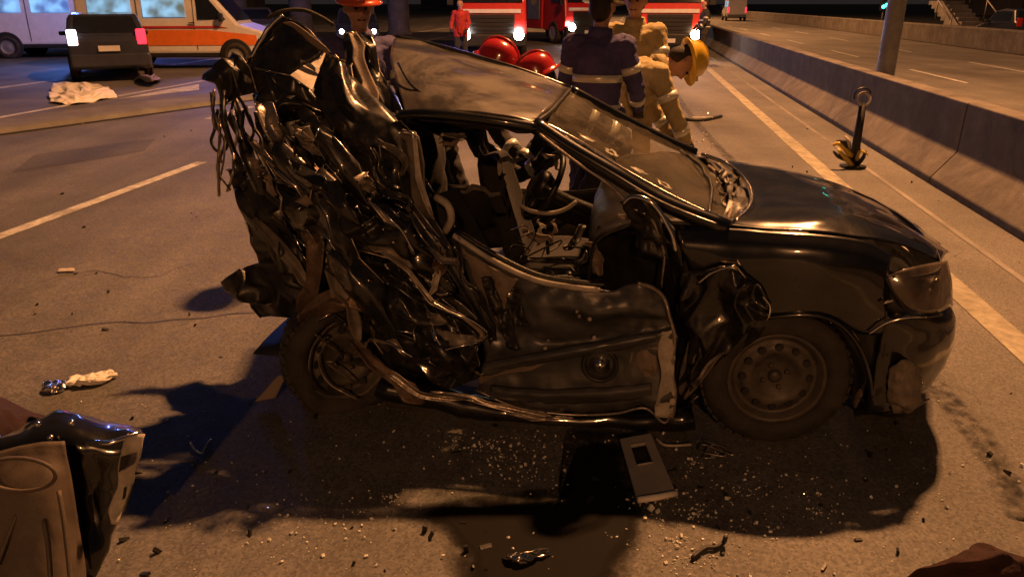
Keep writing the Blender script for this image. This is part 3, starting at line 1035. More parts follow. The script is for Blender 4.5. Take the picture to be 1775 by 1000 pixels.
# --- wheels
def wheel(name, c, axis, steer_up=Vector((0, 0, 1)), r=.295, rw=.19, w=.185, dent=0.0, label=None):
    q = axis.normalized().to_track_quat('Z', 'Y').to_matrix().to_4x4()
    Mx = Matrix.Translation(c) @ q
    root = MB()
    # tyre: profile (radius, h) with +h towards the viewer
    prof = [(rw, w / 2 - .015), (rw + .012, w / 2 + .004), (r - .055, w / 2 + .012), (r - .02, w / 2), (r - .003, w / 2 - .025), (r, w / 4), (r, 0), (r, -w / 4),
            (r - .003, -w / 2 + .025), (r - .02, -w / 2), (r - .05, -w / 2 - .01), (rw, -w / 2 + .01)]
    tyre = MB().lathe(prof, Mx, 56, closed=True)
    if dent:
        for v in tyre.v:
            v += noise.noise_vector(v * 5) * dent
    wh = tyre.build(name, M['rubber'], CAR)
    if label:
        wh['label'] = label
    rim = MB().lathe([(rw + .006, w / 2 - .006), (rw + .004, w / 2 - .002), (rw - .012, w / 2 - .008), (rw - .022, w / 2 - .04), (rw - .035, w / 2 - .045), (rw - .05, w / 2 - .03),
                      (.115, w / 2 - .020), (.09, w / 2 - .032), (.07, w / 2 - .045), (.03, w / 2 - .045), (.001, w / 2 - .045)], Mx, 48)
    if dent:
        for v in rim.v:
            v += noise.noise_vector(v * 6) * dent * .8
    rm = rim.build('rim', M['rim'], wh)
    for k in range(12):
        a = k * math.pi / 6
        hb = MB().lathe([(.001, 0), (.015, 0), (.018, -.006)], Mx @ Matrix.Translation((.130 * math.cos(a), .130 * math.sin(a), w / 2 - .0195)), 10)
        if dent:
            for v in hb.v:
                v += noise.noise_vector(v * 6) * dent * .8
        hb.build('vent_hole', M['black'], wh, smooth=False)
    for k in range(4):
        a = k * math.pi / 2 + .4
        MB().lathe([(.010, 0), (.010, .014), (.006, .016), (.001, .016)], Mx @ Matrix.Translation((.05 * math.cos(a), .05 * math.sin(a), w / 2 - .046)), 6).build('wheel_nut', M['rim'], wh)
    MB().lathe([(.028, 0), (.026, .016), (.012, .022), (.001, .022)], Mx @ Matrix.Translation((0, 0, w / 2 - .046)), 16).build('hub_cap', M['rim'], wh)
    tread = MB()
    for k in range(44):
        a = k * 2 * math.pi / 44
        for h in (-.05, .0, .05):
            tread.add([Mx @ Vector((rr * math.cos(a + da), rr * math.sin(a + da), h + dh)) for rr in (r - .004, r + .005) for da, dh in ((-.05, -.02), (.05, -.016), (.05, .02), (-.05, .016))],
                      [(0, 1, 2, 3)[::-1], (4, 5, 6, 7), (0, 1, 5, 4), (1, 2, 6, 5), (2, 3, 7, 6), (3, 0, 4, 7)])
    if dent:
        for v in tread.v:
            v += noise.noise_vector(v * 5) * dent
    tread.build('tread', M['rubber'], wh, smooth=False)
    return wh


def wheel_set():
    wheel('front_wheel', C(1.065, .13, .285), -NN + Vector((0, 0, .04)) + AX * .05, label='dusty front wheel with plain steel rim')
    wheel('far_wheel', C(1.05, 1.5, .29), NN)
    wheel('rear_wheel', S(596, 622, .16) + Vector((0, 0, .02)), -NN * .80 + AX * .50 + Vector((0, 0, .16)), r=.27, rw=.175, dent=.035, label='bent rear wheel pushed under the crushed body')
    wheel('far_wheel', C(-.95, 1.45, .29), NN + AX * .2, dent=.02)


wheel_set()
# wheel arch liner, seen in front of the wheel
lin = []
for i in range(20):
    a = R(-20 + 200 * i / 19)
    lin.append([C(1.075 + (.335 + .02 * b) * math.cos(a), .06 + .3 * b, .29 + (.335 + .02 * b) * math.sin(a)) for b in (0, .3, .6, 1)])
MB().grid(crumple(lin, .008, 6, 23)).build('arch_liner', M['trim_brown'], CAR, thick=.004)

# --- hanging door skin on the near side
DOOR = panel('front_door', [
    [(792, 414, .06), (860, 458, .03), (930, 488, .0), (1000, 500, -.02), (1060, 503, -.03), (1104, 490, -.04), (1150, 512, -.02)],
    [(806, 470, .05), (870, 505, .02), (940, 530, -.02), (1010, 540, -.05), (1070, 540, -.06), (1115, 530, -.06), (1162, 548, -.03)],
    [(836, 560, .06), (890, 575, .03), (950, 592, .00), (1010, 590, -.01), (1070, 580, -.02), (1120, 570, -.03), (1162, 566, -.03)],
    [(838, 632, -.01), (890, 622, -.04), (950, 612, -.06), (1010, 604, -.06), (1070, 594, -.07), (1120, 586, -.07), (1165, 582, -.05)],
    [(834, 652, .01), (890, 648, -.01), (950, 648, -.02), (1010, 645, -.03), (1070, 640, -.04), (1120, 636, -.04), (1166, 630, -.03)],
    [(830, 668, .02), (890, 684, -.01), (950, 694, -.04), (1010, 698, -.05), (1070, 695, -.06), (1120, 690, -.05), (1170, 684, -.03)],
    [(826, 676, .04), (890, 704, .02), (950, 714, .0), (1010, 718, .0), (1070, 715, -.01), (1118, 706, -.02), (1158, 730, -.02)]],
    M['door_metal'], .022, 5, 24, 60, 48, .003, edge=.006, label='torn inner skin of the front door hanging over the sill')
wire('door_lip', [(826, 676, .03), (890, 704, .0), (950, 715, -.02), (1010, 719, -.02), (1070, 716, -.03), (1118, 707, -.04), (1150, 732, -.04), (1164, 718, -.04)], .006, M['steel'], parent=DOOR, n=40)
wire('door_lip', [(1164, 728, -.03), (1170, 684, -.04), (1164, 640, -.04), (1168, 590, -.045), (1160, 548, -.04), (1150, 515, -.03), (1128, 496, -.04), (1104, 489, -.05)], .009, M['steel'], parent=DOOR, n=40, jit=.006)
panel('pale_edge', [[(1146, 575, -.055), (1168, 570, -.05)], [(1140, 610, -.06), (1170, 612, -.05)], [(1146, 650, -.06), (1168, 650, -.05)], [(1138, 690, -.065), (1172, 684, -.05)], [(1134, 718, -.045), (1164, 726, -.04)]], M['pale_trim'], .012, 14, 28, 8, 24, parent=DOOR, edge=.006)  # pale band paints the right edge of the door as lit
panel('press_ridge', [[(838, 628, -.04), (930, 612, -.075), (1040, 592, -.085), (1140, 575, -.075)], [(836, 640, -.05), (930, 622, -.095), (1040, 602, -.105), (1140, 584, -.09)], [(836, 652, -.03), (930, 632, -.065), (1040, 611, -.075), (1140, 592, -.065)]], M['door_metal'], .006, 8, 29, 40, 10, parent=DOOR)
panel('press_ridge', [[(850, 668, -.02), (930, 674, -.05), (1040, 672, -.06), (1130, 664, -.06)], [(850, 678, -.03), (930, 686, -.07), (1040, 684, -.08), (1130, 676, -.075)], [(850, 688, -.0), (930, 698, -.04), (1040, 697, -.05), (1130, 688, -.05)]], M['door_metal'], .006, 8, 30, 40, 10, parent=DOOR)
wire('belt_line', [(786, 408, .05), (860, 455, .02), (930, 486, -.01), (1000, 499, -.03), (1040, 503, -.04)], .012, M['pale_trim'], parent=DOOR, n=30)
wire('belt_seal', [(792, 402, .09), (865, 446, .06), (935, 478, .03), (1005, 490, .02), (1050, 494, .02)], .013, M['plastic'], parent=DOOR, n=30)
hq = Matrix.Translation(S(1040, 634, -.065)) @ (-NN + Vector((0, 0, .1))).to_track_quat('Z', 'Y').to_matrix().to_4x4()
MB().lathe([(.075, -.005), (.07, .004), (.06, .0), (.05, -.018), (.048, -.05)], hq, 28).build('speaker_ring', M['plastic'], DOOR)
MB().lathe([(.049, -.03), (.03, -.02), (.02, -.004), (.008, .004), (.001, .005)], hq, 24).build('speaker_cone', M['chrome'], DOOR)
panel('patch', [[(800, 428, .02), (850, 462, -.005), (900, 486, -.02)], [(815, 470, .02), (850, 500, -.005), (885, 500, -.02)], [(850, 540, .02), (868, 560, .0), (880, 520, -.01)]], M['trim_brown'], .01, 10, 25, 24, 20, edge=.008, parent=DOOR)  # lighter patch paints lamplight on the upper corner of the door
for k, (x, y, w, h) in enumerate([(846, 505, .045, .10), (888, 525, .05, .11), (872, 560, .03, .05)]):
    panel('torn_hole', [[(x - 12, y - 22, -.02), (x + 8, y - 26, -.025)], [(x - 6, y + 4, -.02), (x + 16, y + 2, -.025)], [(x + 6, y + 40, -.02), (x + 30, y + 46, -.025)]], M['plastic'], .02, 14, 90 + k, 14, 18, edge=.014, parent=DOOR)
for k, (x, y) in enumerate([(1000, 540), (1022, 553), (1004, 548), (1030, 585), (950, 590), (945, 603), (882, 512)]):
    MB().ball(S(x, y, -.075), .009, 8, 6).build('clip', M[('steel', 'pale_trim')[k % 2]], DOOR)
panel('recess', [[(1095, 606, -.055), (1140, 600, -.055)], [(1090, 640, -.05), (1138, 640, -.05)], [(1100, 655, -.055), (1140, 652, -.055)]], M['trim_brown'], .02, 12, 27, 16, 16, parent=DOOR, edge=.006)
# sill
wire('sill', [(660, 668, .05), (760, 690, .06), (860, 712, .08), (980, 728, .1), (1100, 730, .1), (1200, 720, .1)], .055, M['paint'], n=26, seg=10, jit=.02, seed=2)
strip('sill_flange', [(740, 678, .0), (800, 690, .0), (860, 703, .0), (960, 724, .02)], .03, M['steel'], 11)
strip('sill_flange', [(880, 712, .0), (930, 722, .0), (990, 722, .02)], .02, M['steel'], 12)

# --- crushed rear: folded sheets first
panel('boot_floor', [[(470, 330, .55), (560, 330, .6), (680, 330, .5)], [(500, 480, .5), (600, 480, .5), (740, 480, .4)], [(520, 640, .45), (640, 660, .4), (800, 660, .35)]], M['black'], .06, 4, 30, 26, 26)
panel('boot_wall', [[(440, 195, .75), (530, 205, .8), (650, 215, .7)], [(450, 260, .7), (540, 260, .7), (690, 300, .55)], [(490, 400, .6), (590, 390, .6), (730, 410, .45)]], M['black'], .07, 4, 31, 26, 26)
panel('rear_bumper', [[(420, 462, .30), (470, 452, .22), (525, 470, .2)], [(424, 505, .30), (490, 512, .2), (560, 520, .18)], [(450, 545, .34), (520, 560, .24), (590, 560, .2)]], M['plastic'], .012, 6, 46, 24, 18, edge=.012, fold=.05)
panel('boot_lid', [[(430, 112, .36), (452, 70, .38), (490, 26, .42)],
                   [(468, 122, .28), (486, 84, .30), (520, 42, .34)],
                   [(505, 130, .26), (532, 110, .27), (566, 87, .31)]], M['paint_torn'], .006, 4, 32, 18, 14, fold=.035)
panel('boot_lid_lower', [[(428, 112, .34), (468, 122, .28), (506, 131, .26), (541, 156, .28)], [(436, 165, .30), (476, 175, .18), (520, 178, .2), (568, 194, .24)], [(450, 215, .3), (490, 212, .24), (530, 205, .25), (585, 225, .28)]], M['paint_torn'], .01, 5, 33, 26, 16, fold=.05)
panel('quarter_panel', [[(567, 88, .31), (585, 104, .32), (605, 122, .36), (640, 160, .38)],
                        [(542, 156, .25), (590, 168, .20), (630, 180, .22), (672, 192, .26)],
                        [(575, 215, .16), (625, 225, .12), (672, 232, .14), (714, 236, .18)],
                        [(600, 262, .16), (640, 290, .10), (680, 322, .10), (716, 330, .15)],
                        [(640, 330, .18), (680, 350, .12), (705, 366, .12), (740, 400, .15)]], M['paint_torn'], .006, 5, 34, 24, 28, fold=.035)
lin_ = [S(503, 131, .10), S(541, 157, .08), S(567, 86, .50)]
link_mesh('pale_liner', lin_, [(0, 1, 2)], M['pale_trim'], CAR, smooth=False, thick=.004)
panel('folded_lid_edge', [[(490, 40, .30), (520, 60, .28), (545, 80, .28), (566, 96, .28)], [(504, 40, .28), (534, 58, .26), (560, 78, .26), (572, 92, .27)]], M['trim_brown'], .01, 8, 35, 20, 8)  # paler strip paints the lit edge of the folded sheet
wire('lid_seal', [(462, 32, .40), (490, 20, .42), (525, 18, .46), (556, 30, .5), (578, 44, .52)], .009, M['rubber'])
wire('lid_edge', [(436, 100, .34), (452, 70, .35), (470, 44, .37), (490, 26, .38)], .009, M['chrome'])
panel('tail_corner', [[(343, 136, .34), (375, 112, .34), (404, 92, .36)], [(372, 150, .28), (396, 130, .26), (430, 112, .30)], [(378, 182, .3), (410, 170, .24), (446, 160, .28)]], M['plastic'], 0.010, 7, 36, 22, 18, edge=.006, fold=0.06)
# upright torn pillar
strip('rear_pillar', [(612, 62, .62), (622, 100, .56), (634, 150, .45), (648, 190, .36)], .085, M['trim_brown'], 21, thick=.006, twist=.25)
strip('rear_pillar', [(600, 90, .64), (604, 130, .56), (618, 165, .45)], .05, M['inner'], 22, thick=.006, twist=.3)
panel('pillar_base', [[(596, 60, .70), (620, 52, .72), (640, 62, .75)], [(600, 110, .62), (640, 120, .62), (668, 130, .66)], [(640, 190, .40), (670, 196, .38), (705, 205, .34)]], M['paint_torn'], 0.010, 5, 37, 20, 20, fold=0.06)
# centre pillar
strip('centre_pillar', [(700, 228, .10), (720, 240, .06), (722, 290, .05), (728, 340, .05), (748, 380, .07), (772, 412, .08)], .065, M['inner'], 23, thick=.006, twist=.3)
strip('centre_pillar_edge', [(702, 226, .08), (724, 238, .03), (727, 290, .02), (732, 340, .02), (752, 378, .04)], .022, M['pale_trim'], 24, twist=.2)
wire('belt_reel', [(756, 342, .1), (776, 356, .06), (782, 380, .06), (772, 402, .08)], .016, M['pale_trim'])
# quarter and rear door skins
panel('rear_door_skin', [[(470, 306, .14), (556, 324, .06), (640, 344, .04), (700, 384, .02), (768, 440, .03)],
                         [(486, 345, .06), (565, 366, -.03), (640, 392, -.04), (712, 430, -.03), (784, 480, .02)],
                         [(506, 392, .10), (570, 412, .03), (640, 436, .02), (716, 468, .03), (790, 508, .05)]], M['paint_torn'], 0.009, 5, 38, 44, 26, edge=.006, fold=0.07)
panel('rear_door_lower', [[(520, 420, .12), (600, 440, .05), (680, 455, .04), (740, 480, .04), (800, 530, .05)],
                          [(560, 470, .06), (640, 490, -.03), (700, 510, -.04), (770, 545, -.03), (846, 574, .02)],
                          [(620, 540, .08), (680, 560, .0), (740, 590, -.03), (800, 606, -.02), (842, 588, .02)]], M['paint_torn'], 0.012, 5, 39, 44, 28, edge=.008, fold=0.08)
panel('arch_panel', [[(640, 556, .06), (700, 580, .0), (770, 604, -.04), (838, 592, .0)],
                     [(652, 600, .06), (710, 618, .0), (770, 632, -.04), (826, 620, .02)],
                     [(690, 644, .08), (740, 660, .04), (790, 672, .02), (832, 655, .05)]], M['paint_torn'], 0.007, 5, 40, 34, 22, edge=.006, fold=0.06)
panel('arch_fold', [[(744, 566, -.03), (790, 578, -.06), (836, 582, -.04)], [(756, 596, -.05), (796, 600, -.08), (838, 590, -.05)]], M['inner'], .012, 8, 41, 24, 10, edge=.004)
panel('rear_bumper', [[(394, 296, .35), (430, 290, .25), (470, 306, .20)], [(400, 335, .30), (440, 350, .18), (490, 372, .16)], [(440, 395, .30), (480, 410, .18), (525, 430, .18)], [(440, 440, .3), (480, 468, .2), (530, 500, .2)]], M['plastic'], 0.017, 6, 42, 28, 30, edge=.012, fold=0.06)
panel('rear_bumper', [[(386, 486, .34), (410, 470, .28), (440, 468, .3)], [(400, 508, .30), (430, 505, .22), (470, 500, .25)], [(420, 518, .32), (450, 524, .25), (490, 520, .28)]], M['plastic'], 0.012, 8, 43, 20, 18, edge=.012, fold=0.06)
panel('rear_bumper', [[(430, 400, .3), (475, 385, .22), (505, 400, .2)], [(445, 450, .28), (490, 450, .16), (530, 450, .16)], [(470, 500, .3), (520, 500, .2), (560, 495, .2)]], M['plastic'], 0.017, 7, 44, 22, 22, edge=.012, fold=0.06)
panel('wheel_arch_torn', [[(500, 590, .14), (520, 540, .08), (560, 505, .05), (610, 490, .05)], [(520, 610, .10), (545, 566, .04), (580, 540, .02), (640, 545, .03)]], M['rust'], 0.010, 9, 45, 30, 12, edge=.012, fold=0.06)
# bent strips and rails, following the folds in the crushed side
STR = [
    ([(452, 172, .16), (468, 210, .10), (488, 268, .08), (520, 322, .10)], .07, 'steel'),
    ([(516, 186, .20), (545, 214, .14), (578, 250, .14)], .085, 'trim_brown'),
    ([(506, 222, .14), (540, 258, .08), (590, 268, .08), (606, 276, .1)], .07, 'inner'),
    ([(480, 228, .12), (524, 284, .06), (560, 325, .05), (640, 342, .05)], .06, 'trim_brown'),
    ([(556, 246, .16), (612, 300, .10), (660, 352, .08)], .06, 'steel'),
    ([(470, 240, .16), (500, 300, .12), (540, 330, .12)], .09, 'rust'),
    ([(540, 290, .2), (570, 300, .18), (590, 325, .16)], .06, 'rust'),
    ([(648, 344, .03), (684, 338, .0), (708, 352, .0), (712, 372, .02)], .05, 'trim_brown'),
    ([(640, 346, .0), (668, 372, -.03), (695, 402, -.04), (722, 442, -.03)], .022, 'steel'),
    ([(700, 348, .04), (748, 408, .0), (790, 470, .0), (838, 556, .0), (862, 604, .02)], .07, 'paint_torn'),
    ([(712, 350, .06), (760, 420, .02), (806, 490, .02), (850, 570, .02)], .03, 'steel'),
    ([(656, 428, .0), (714, 468, -.04), (744, 518, -.05), (800, 545, -.06), (842, 574, -.04), (832, 590, -.03)], .03, 'steel'),
    ([(640, 420, .02), (672, 428, .0), (706, 462, .0)], .06, 'inner'),
    ([(690, 450, .02), (700, 480, .0), (740, 520, .0), (780, 548, -.02)], .05, 'rust'),
    ([(438, 380, .2), (500, 450, .12), (540, 504, .1)], .07, 'inner'),
    ([(500, 330, .14), (530, 380, .08), (548, 430, .08), (560, 470, .08)], .07, 'steel'),
    ([(530, 400, .1), (552, 440, .06), (540, 500, .06), (520, 560, .08)], .11, 'rust'),
    ([(560, 425, .06), (600, 478, .02), (640, 500, .02), (650, 560, .03)], .05, 'steel'),
    ([(575, 440, .06), (580, 490, .04), (606, 540, .02), (628, 590, .02)], .09, 'inner'),
    ([(600, 450, .04), (640, 520, .0), (632, 580, .0)], .05, 'rust'),
    ([(612, 590, .04), (640, 628, .0), (690, 664, -.02), (734, 690, .0)], .10, 'rust'),
    ([(640, 620, .02), (676, 650, -.02), (740, 688, .0), (800, 694, .02)], .04, 'steel'),
    ([(650, 586, .0), (690, 602, -.03), (716, 618, -.03)], .03, 'steel'),
    ([(748, 566, -.04), (760, 590, -.07), (770, 604, -.07)], .02, 'chrome'),
    ([(430, 236, .2), (470, 282, .14), (500, 316, .14)], .035, 'steel'),
    ([(440, 250, .2), (462, 300, .16), (500, 360, .12), (520, 400, .1)], .05, 'paint_torn'),
    ([(400, 200, .3), (430, 262, .22), (452, 330, .2), (480, 392, .2)], .06, 'paint_torn'),
    ([(410, 170, .28), (424, 240, .22), (420, 300, .22)], .05, 'inner'),
    ([(384, 180, .32), (396, 240, .3), (420, 300, .28), (430, 350, .28)], .04, 'plastic'),
    ([(460, 320, .16), (500, 370, .1), (560, 412, .06)], .06, 'paint_torn'),
    ([(540, 350, .05), (580, 356, .02), (640, 380, .0)], .05, 'paint_torn'),
    ([(640, 250, .1), (664, 300, .08), (690, 330, .06)], .05, 'paint_torn'),
    ([(655, 250, .08), (690, 262, .05), (700, 300, .05)], .035, 'inner'),
    ([(730, 380, .05), (770, 420, .0), (780, 470, .0)], .06, 'paint_torn'),
    ([(750, 440, .02), (756, 480, -.02), (740, 510, -.03)], .035, 'pale_trim'),
    ([(780, 420, .02), (800, 470, .0), (830, 520, .0), (845, 570, .0)], .035, 'inner'),
    ([(830, 660, .0), (850, 645, -.03), (900, 636, -.05), (960, 618, -.06)], .05, 'trim_brown'),
    ([(520, 480, .14), (560, 520, .1), (600, 560, .06)], .06, 'inner'),
]
for k, (pts, w, m) in enumerate(STR):
    strip('bent_rail', pts, w * .85, M['paint_torn' if (m in ('inner', 'trim_brown', 'rust') and k % 2) else m], seed=k + 1, thick=.004)
# looser torn scraps filling the folds
for k in range(14):
    f = RND.random()
    g_ = RND.uniform(-1, 1)
    cx = 440 + 380 * f + g_ * 40
    cy = 215 + 330 * f - g_ * 70 + RND.uniform(-25, 25)
    ln = RND.uniform(22, 70)
    a = R(RND.uniform(30, 75))
    o0 = RND.uniform(-.02, .22) - .06 * f
    pts = [(cx - ln * math.cos(a) / 2, cy - ln * math.sin(a) / 2, o0 + RND.uniform(-.03, .03)), (cx + RND.uniform(-8, 8), cy + RND.uniform(-8, 8), o0 - RND.uniform(0, .05)),
           (cx + ln * math.cos(a) / 2, cy + ln * math.sin(a) / 2, o0 + RND.uniform(-.03, .03))]
    strip('metal_scrap', pts, RND.uniform(.03, .085), M[RND.choice(['paint_torn', 'paint_torn', 'paint_torn', 'paint_torn', 'plastic', 'steel', 'inner', 'rust', 'trim_brown'])], seed=200 + k, n=12, thick=.003, amp=.02)
for k in range(9):       # torn flaps of sheet metal
    f = RND.random()
    g_ = RND.uniform(-1, 1)
    cx = 440 + 370 * f + g_ * 45
    cy = 225 + 330 * f - g_ * 75
    a = R(RND.uniform(35, 66))
    l_, w_ = RND.uniform(55, 100), RND.uniform(16, 32)
    o0 = RND.uniform(-.06, .12) - .04 * f
    ca, sa = math.cos(a), math.sin(a)
    q = lambda x, y, o: (cx + x * ca - y * sa, cy + x * sa + y * ca, o)
    panel('torn_flap', [[q(-l_, -w_ * RND.uniform(.1, .6), o0 + .05), q(0, -w_, o0), q(l_, -w_ * RND.uniform(0, .7), o0 + .04)],
                        [q(-l_ * .9, w_ * .4, o0), q(0, w_ * .2, o0 - RND.uniform(.02, .08)), q(l_, w_ * .1, o0 - .02)],
                        [q(-l_ * .6, w_, o0 + .04), q(0, w_ * RND.uniform(.6, 1), o0), q(l_ * .8, w_ * .5, o0 + .05)]],
          M[RND.choice(['paint_torn', 'paint_torn', 'paint_torn', 'paint_torn', 'inner', 'plastic', 'steel'])], .003, 5, 300 + k, 16, 12, fold=.022)
# hanging wiring loom at the rear corner
for k in range(9):
    x = RND.uniform(366, 440)
    y = RND.uniform(150, 210)
    pts = [(x, y, RND.uniform(.15, .35))]
    for j in range(4):
        x += RND.uniform(-12, 24)
        y += RND.uniform(22, 52)
        pts.append((x, y, RND.uniform(.12, .35)))
    wire('cable', pts, RND.uniform(.004, .008), M[RND.choice(['plastic', 'rubber', 'plastic', 'steel'])], n=24)
wire('cable', [(378, 190, .3), (372, 225, .3), (366, 245, .29), (376, 262, .28), (392, 258, .28), (394, 236, .29), (386, 210, .3)], .007, M['rubber'])
wire('cable', [(366, 160, .3), (370, 200, .29), (380, 222, .3), (398, 200, .3), (405, 170, .3)], .006, M['rubber'])
for k in range(8):
    x, y = RND.uniform(560, 850), RND.uniform(400, 660)
    pts = [(x + RND.uniform(-16, 16) * j, y + RND.uniform(-4, 16) * j, RND.uniform(-.05, .08)) for j in range(4)]
    wire('cable', pts, RND.uniform(.003, .006), M[RND.choice(['plastic', 'steel', 'rust'])], n=18)
# bright wires imitating glints along edges torn to bare metal
for k, pts in enumerate([
    [(500, 322, .04), (560, 326, .02), (620, 340, .01), (644, 346, .0)], [(648, 352, -.02), (672, 376, -.06), (698, 404, -.06), (718, 436, -.05)],
    [(748, 522, -.07), (772, 536, -.07), (806, 552, -.07), (838, 570, -.06), (846, 582, -.05), (828, 594, -.04)],
    [(548, 612, .0), (556, 640, .0), (576, 668, .0), (600, 684, .0), (622, 692, .02)], [(668, 592, -.03), (690, 604, -.05), (714, 618, -.05)],
    [(560, 430, .02), (582, 444, .0), (598, 456, .0)], [(446, 262, .1), (470, 286, .08), (486, 300, .08)], [(748, 562, -.06), (756, 586, -.09), (770, 606, -.09)],
    [(770, 606, -.09), (800, 600, -.09), (830, 592, -.07)], [(470, 292, .08), (496, 312, .06), (520, 326, .06)], [(700, 228, .04), (714, 230, .03), (722, 240, .02)],
    [(512, 302, .06), (540, 322, .03), (560, 328, .02)]]):
    wire('scraped_edge', pts, .0045, M['chrome'] if k % 3 else M['steel'], n=26, jit=.010, seed=k)
for k in range(70):      # tiny bright flecks of bare metal and glass held in the folds
    f = RND.random()
    cx, cy = 430 + 420 * f + RND.uniform(-50, 40), 230 + 330 * f + RND.uniform(-90, 90)
    if k == 0:
        fl = MB()
    p = S(cx, cy, RND.uniform(-.08, .05))
    rot = Matrix.Rotation(RND.uniform(0, 6), 3, Vector((RND.random(), RND.random(), RND.random() + .1)).normalized())
    fl.box(p, (RND.uniform(.004, .014), RND.uniform(.004, .010), .003), rot)
tag(fl.build('metal_flecks', M['chrome'], CAR, smooth=False), kind='stuff')


# ------------------------------------------------------------------ things lying around the wreck
def slab(name, corners, thick, m, parent=None, bevel=.006):
    a, b, c, d = corners
    n = (b - a).cross(d - a).normalized()
    if n.z < 0:
        n = -n
    v = [p for p in corners] + [p + n * thick for p in corners]
    return link_mesh(name, v, [(0, 1, 2, 3), (4, 5, 6, 7), (0, 1, 5, 4), (1, 2, 6, 5), (2, 3, 7, 6), (3, 0, 4, 7)], m, parent, smooth=False, bevel=bevel)


# detached door at lower left
TD = thing('torn_off_door', P(60, 990, 2.0) * Vector((1, 1, 0)).length if False else Vector((-1.35, 2.0, 0)), 'torn off car door standing at the lower left with brown inner trim', 'car door')


def dp(px, py, Y):
    return P(px, py, Y)


g = loft([[dp(-90, 800, 1.98), dp(-10, 786, 1.96), dp(60, 768, 1.95), dp(112, 764, 1.97)],
          [dp(-100, 860, 1.90), dp(-10, 850, 1.86), dp(70, 842, 1.86), dp(124, 838, 1.92)],
          [dp(-110, 930, 1.84), dp(-10, 925, 1.80), dp(80, 925, 1.80), dp(138, 925, 1.87)],
          [dp(-120, 1040, 1.74), dp(-10, 1040, 1.71), dp(90, 1040, 1.71), dp(152, 1040, 1.78)]], 28, 28)
TRIM = MB().grid(crumple(g, .006, 6, 50)).build('inner_trim', M['door_card'], TD, thick=.012)
loopc = dp(38, 818, 1.855)
MB().tube([loopc + Vector((.105 * math.cos(a), 0, .052 * math.sin(a))) + Vector((0, .12 * .052 * math.sin(a) - .012, 0)) for a in [i * math.pi / 12 for i in range(24)]], .006, 6, closed=True).build('speaker_rim', M['door_card'], TRIM)
for pts in ([(102, 850), (112, 910), (122, 1000), (126, 1040)], [(30, 890), (14, 930), (-6, 980)], [(76, 900), (84, 950), (88, 1010)]):
    MB().tube([dp(x, y, 1.855 - .0009 * (y - 850)) for x, y in pts], .007, 6, n=16).build('trim_ridge', M['door_card'], TRIM)
g = loft([[dp(-80, 760, 2.10), dp(20, 748, 2.12), dp(64, 724, 2.14), dp(118, 712, 2.16), dp(180, 730, 2.18), dp(244, 748, 2.16)],
          [dp(-80, 782, 2.02), dp(20, 770, 2.02), dp(70, 758, 2.02), dp(130, 760, 2.02), dp(190, 772, 2.04), dp(248, 760, 2.08)],
          [dp(-80, 830, 2.00), dp(20, 830, 1.98), dp(80, 840, 1.98), dp(140, 850, 1.98), dp(190, 850, 2.00), dp(230, 830, 2.04)],
          [dp(-80, 1000, 1.86), dp(20, 1000, 1.86), dp(90, 1000, 1.86), dp(150, 1000, 1.88), dp(172, 990, 1.9), dp(205, 905, 2.0)]], 40, 30)
SH = MB().grid(crumple(g, .012, 5, 51)).build('shell', M['paint'], TD, thick=.006)
SH['label'] = 'glossy black outer shell of the torn off door'
g = loft([[dp(222, 752, 2.05), dp(252, 752, 2.05)], [dp(206, 800, 2.01), dp(240, 800, 2.02)], [dp(204, 840, 1.99), dp(228, 842, 2.0)], [dp(190, 878, 1.97), dp(214, 880, 1.98)], [dp(196, 906, 1.95), dp(204, 908, 1.95)]], 8, 30)
LE = MB().grid(crumple(g, .008, 14, 52, .004)).build('door_edge', M['pale_trim'], TD, thick=.008)
slab('latch', [dp(207, 818, 1.98), dp(224, 806, 1.98), dp(228, 786, 1.99), dp(211, 790, 1.99)], .006, M['plastic'], LE, .002)
slab('latch_slot', [dp(213, 866, 1.955), dp(218, 862, 1.955), dp(221, 842, 1.965), dp(216, 844, 1.965)], .004, M['black'], LE, .001)
MB().tube([dp(150, 766, 2.02), dp(190, 768, 2.02), dp(240, 750, 2.05)], [.010, .006], 6).build('handle_trim', M['chrome'], TD)
for x, y in ((88, 758), (124, 732), (66, 735)):
    MB().ball(dp(x, y, 2.01), .010, 8, 6).build('bolt', M['chrome'], TD)
# dark crumpled cloth behind the door
g = loft([[G(-120, 700, .0), G(0, 690, .0), G(90, 720, .0)], [G(-120, 720, .18), G(0, 700, .22), G(50, 722, .12)], [G(-120, 800, .1), G(0, 800, .1), G(60, 790, .02)]], 26, 20)
tag(facet_mesh('dark_cloth', crumple(g, .03, 7, 53), M['maroon'], None, .05, 53, .004, 4, False, .12), 'dark crumpled cloth behind the torn off door at the left edge', 'cloth')

# grey plank like trim leaning at the rear wheel
tag(slab('trim_piece', [G(440, 697, .01), G(478, 690, .01), G(498, 648, .10), G(482, 650, .10)], .012, M['trim_brown']), 'small grey brown trim piece leaning against the bent rear wheel', 'trim piece')
# grey plastic console panel with a square opening, in front of the door
CP = thing('console_panel', G(1125, 810), 'grey plastic panel with a square opening lying below the hanging door', 'plastic panel')
pa, pb, pc, pd = G(1074, 762, .04), G(1128, 752, .05), G(1172, 856, .03), G(1104, 868, .03)


def bil(u, v, lift=0.0):
    p = pa.lerp(pb, u).lerp(pd.lerp(pc, u), v)
    return p + Vector((0, 0, lift))


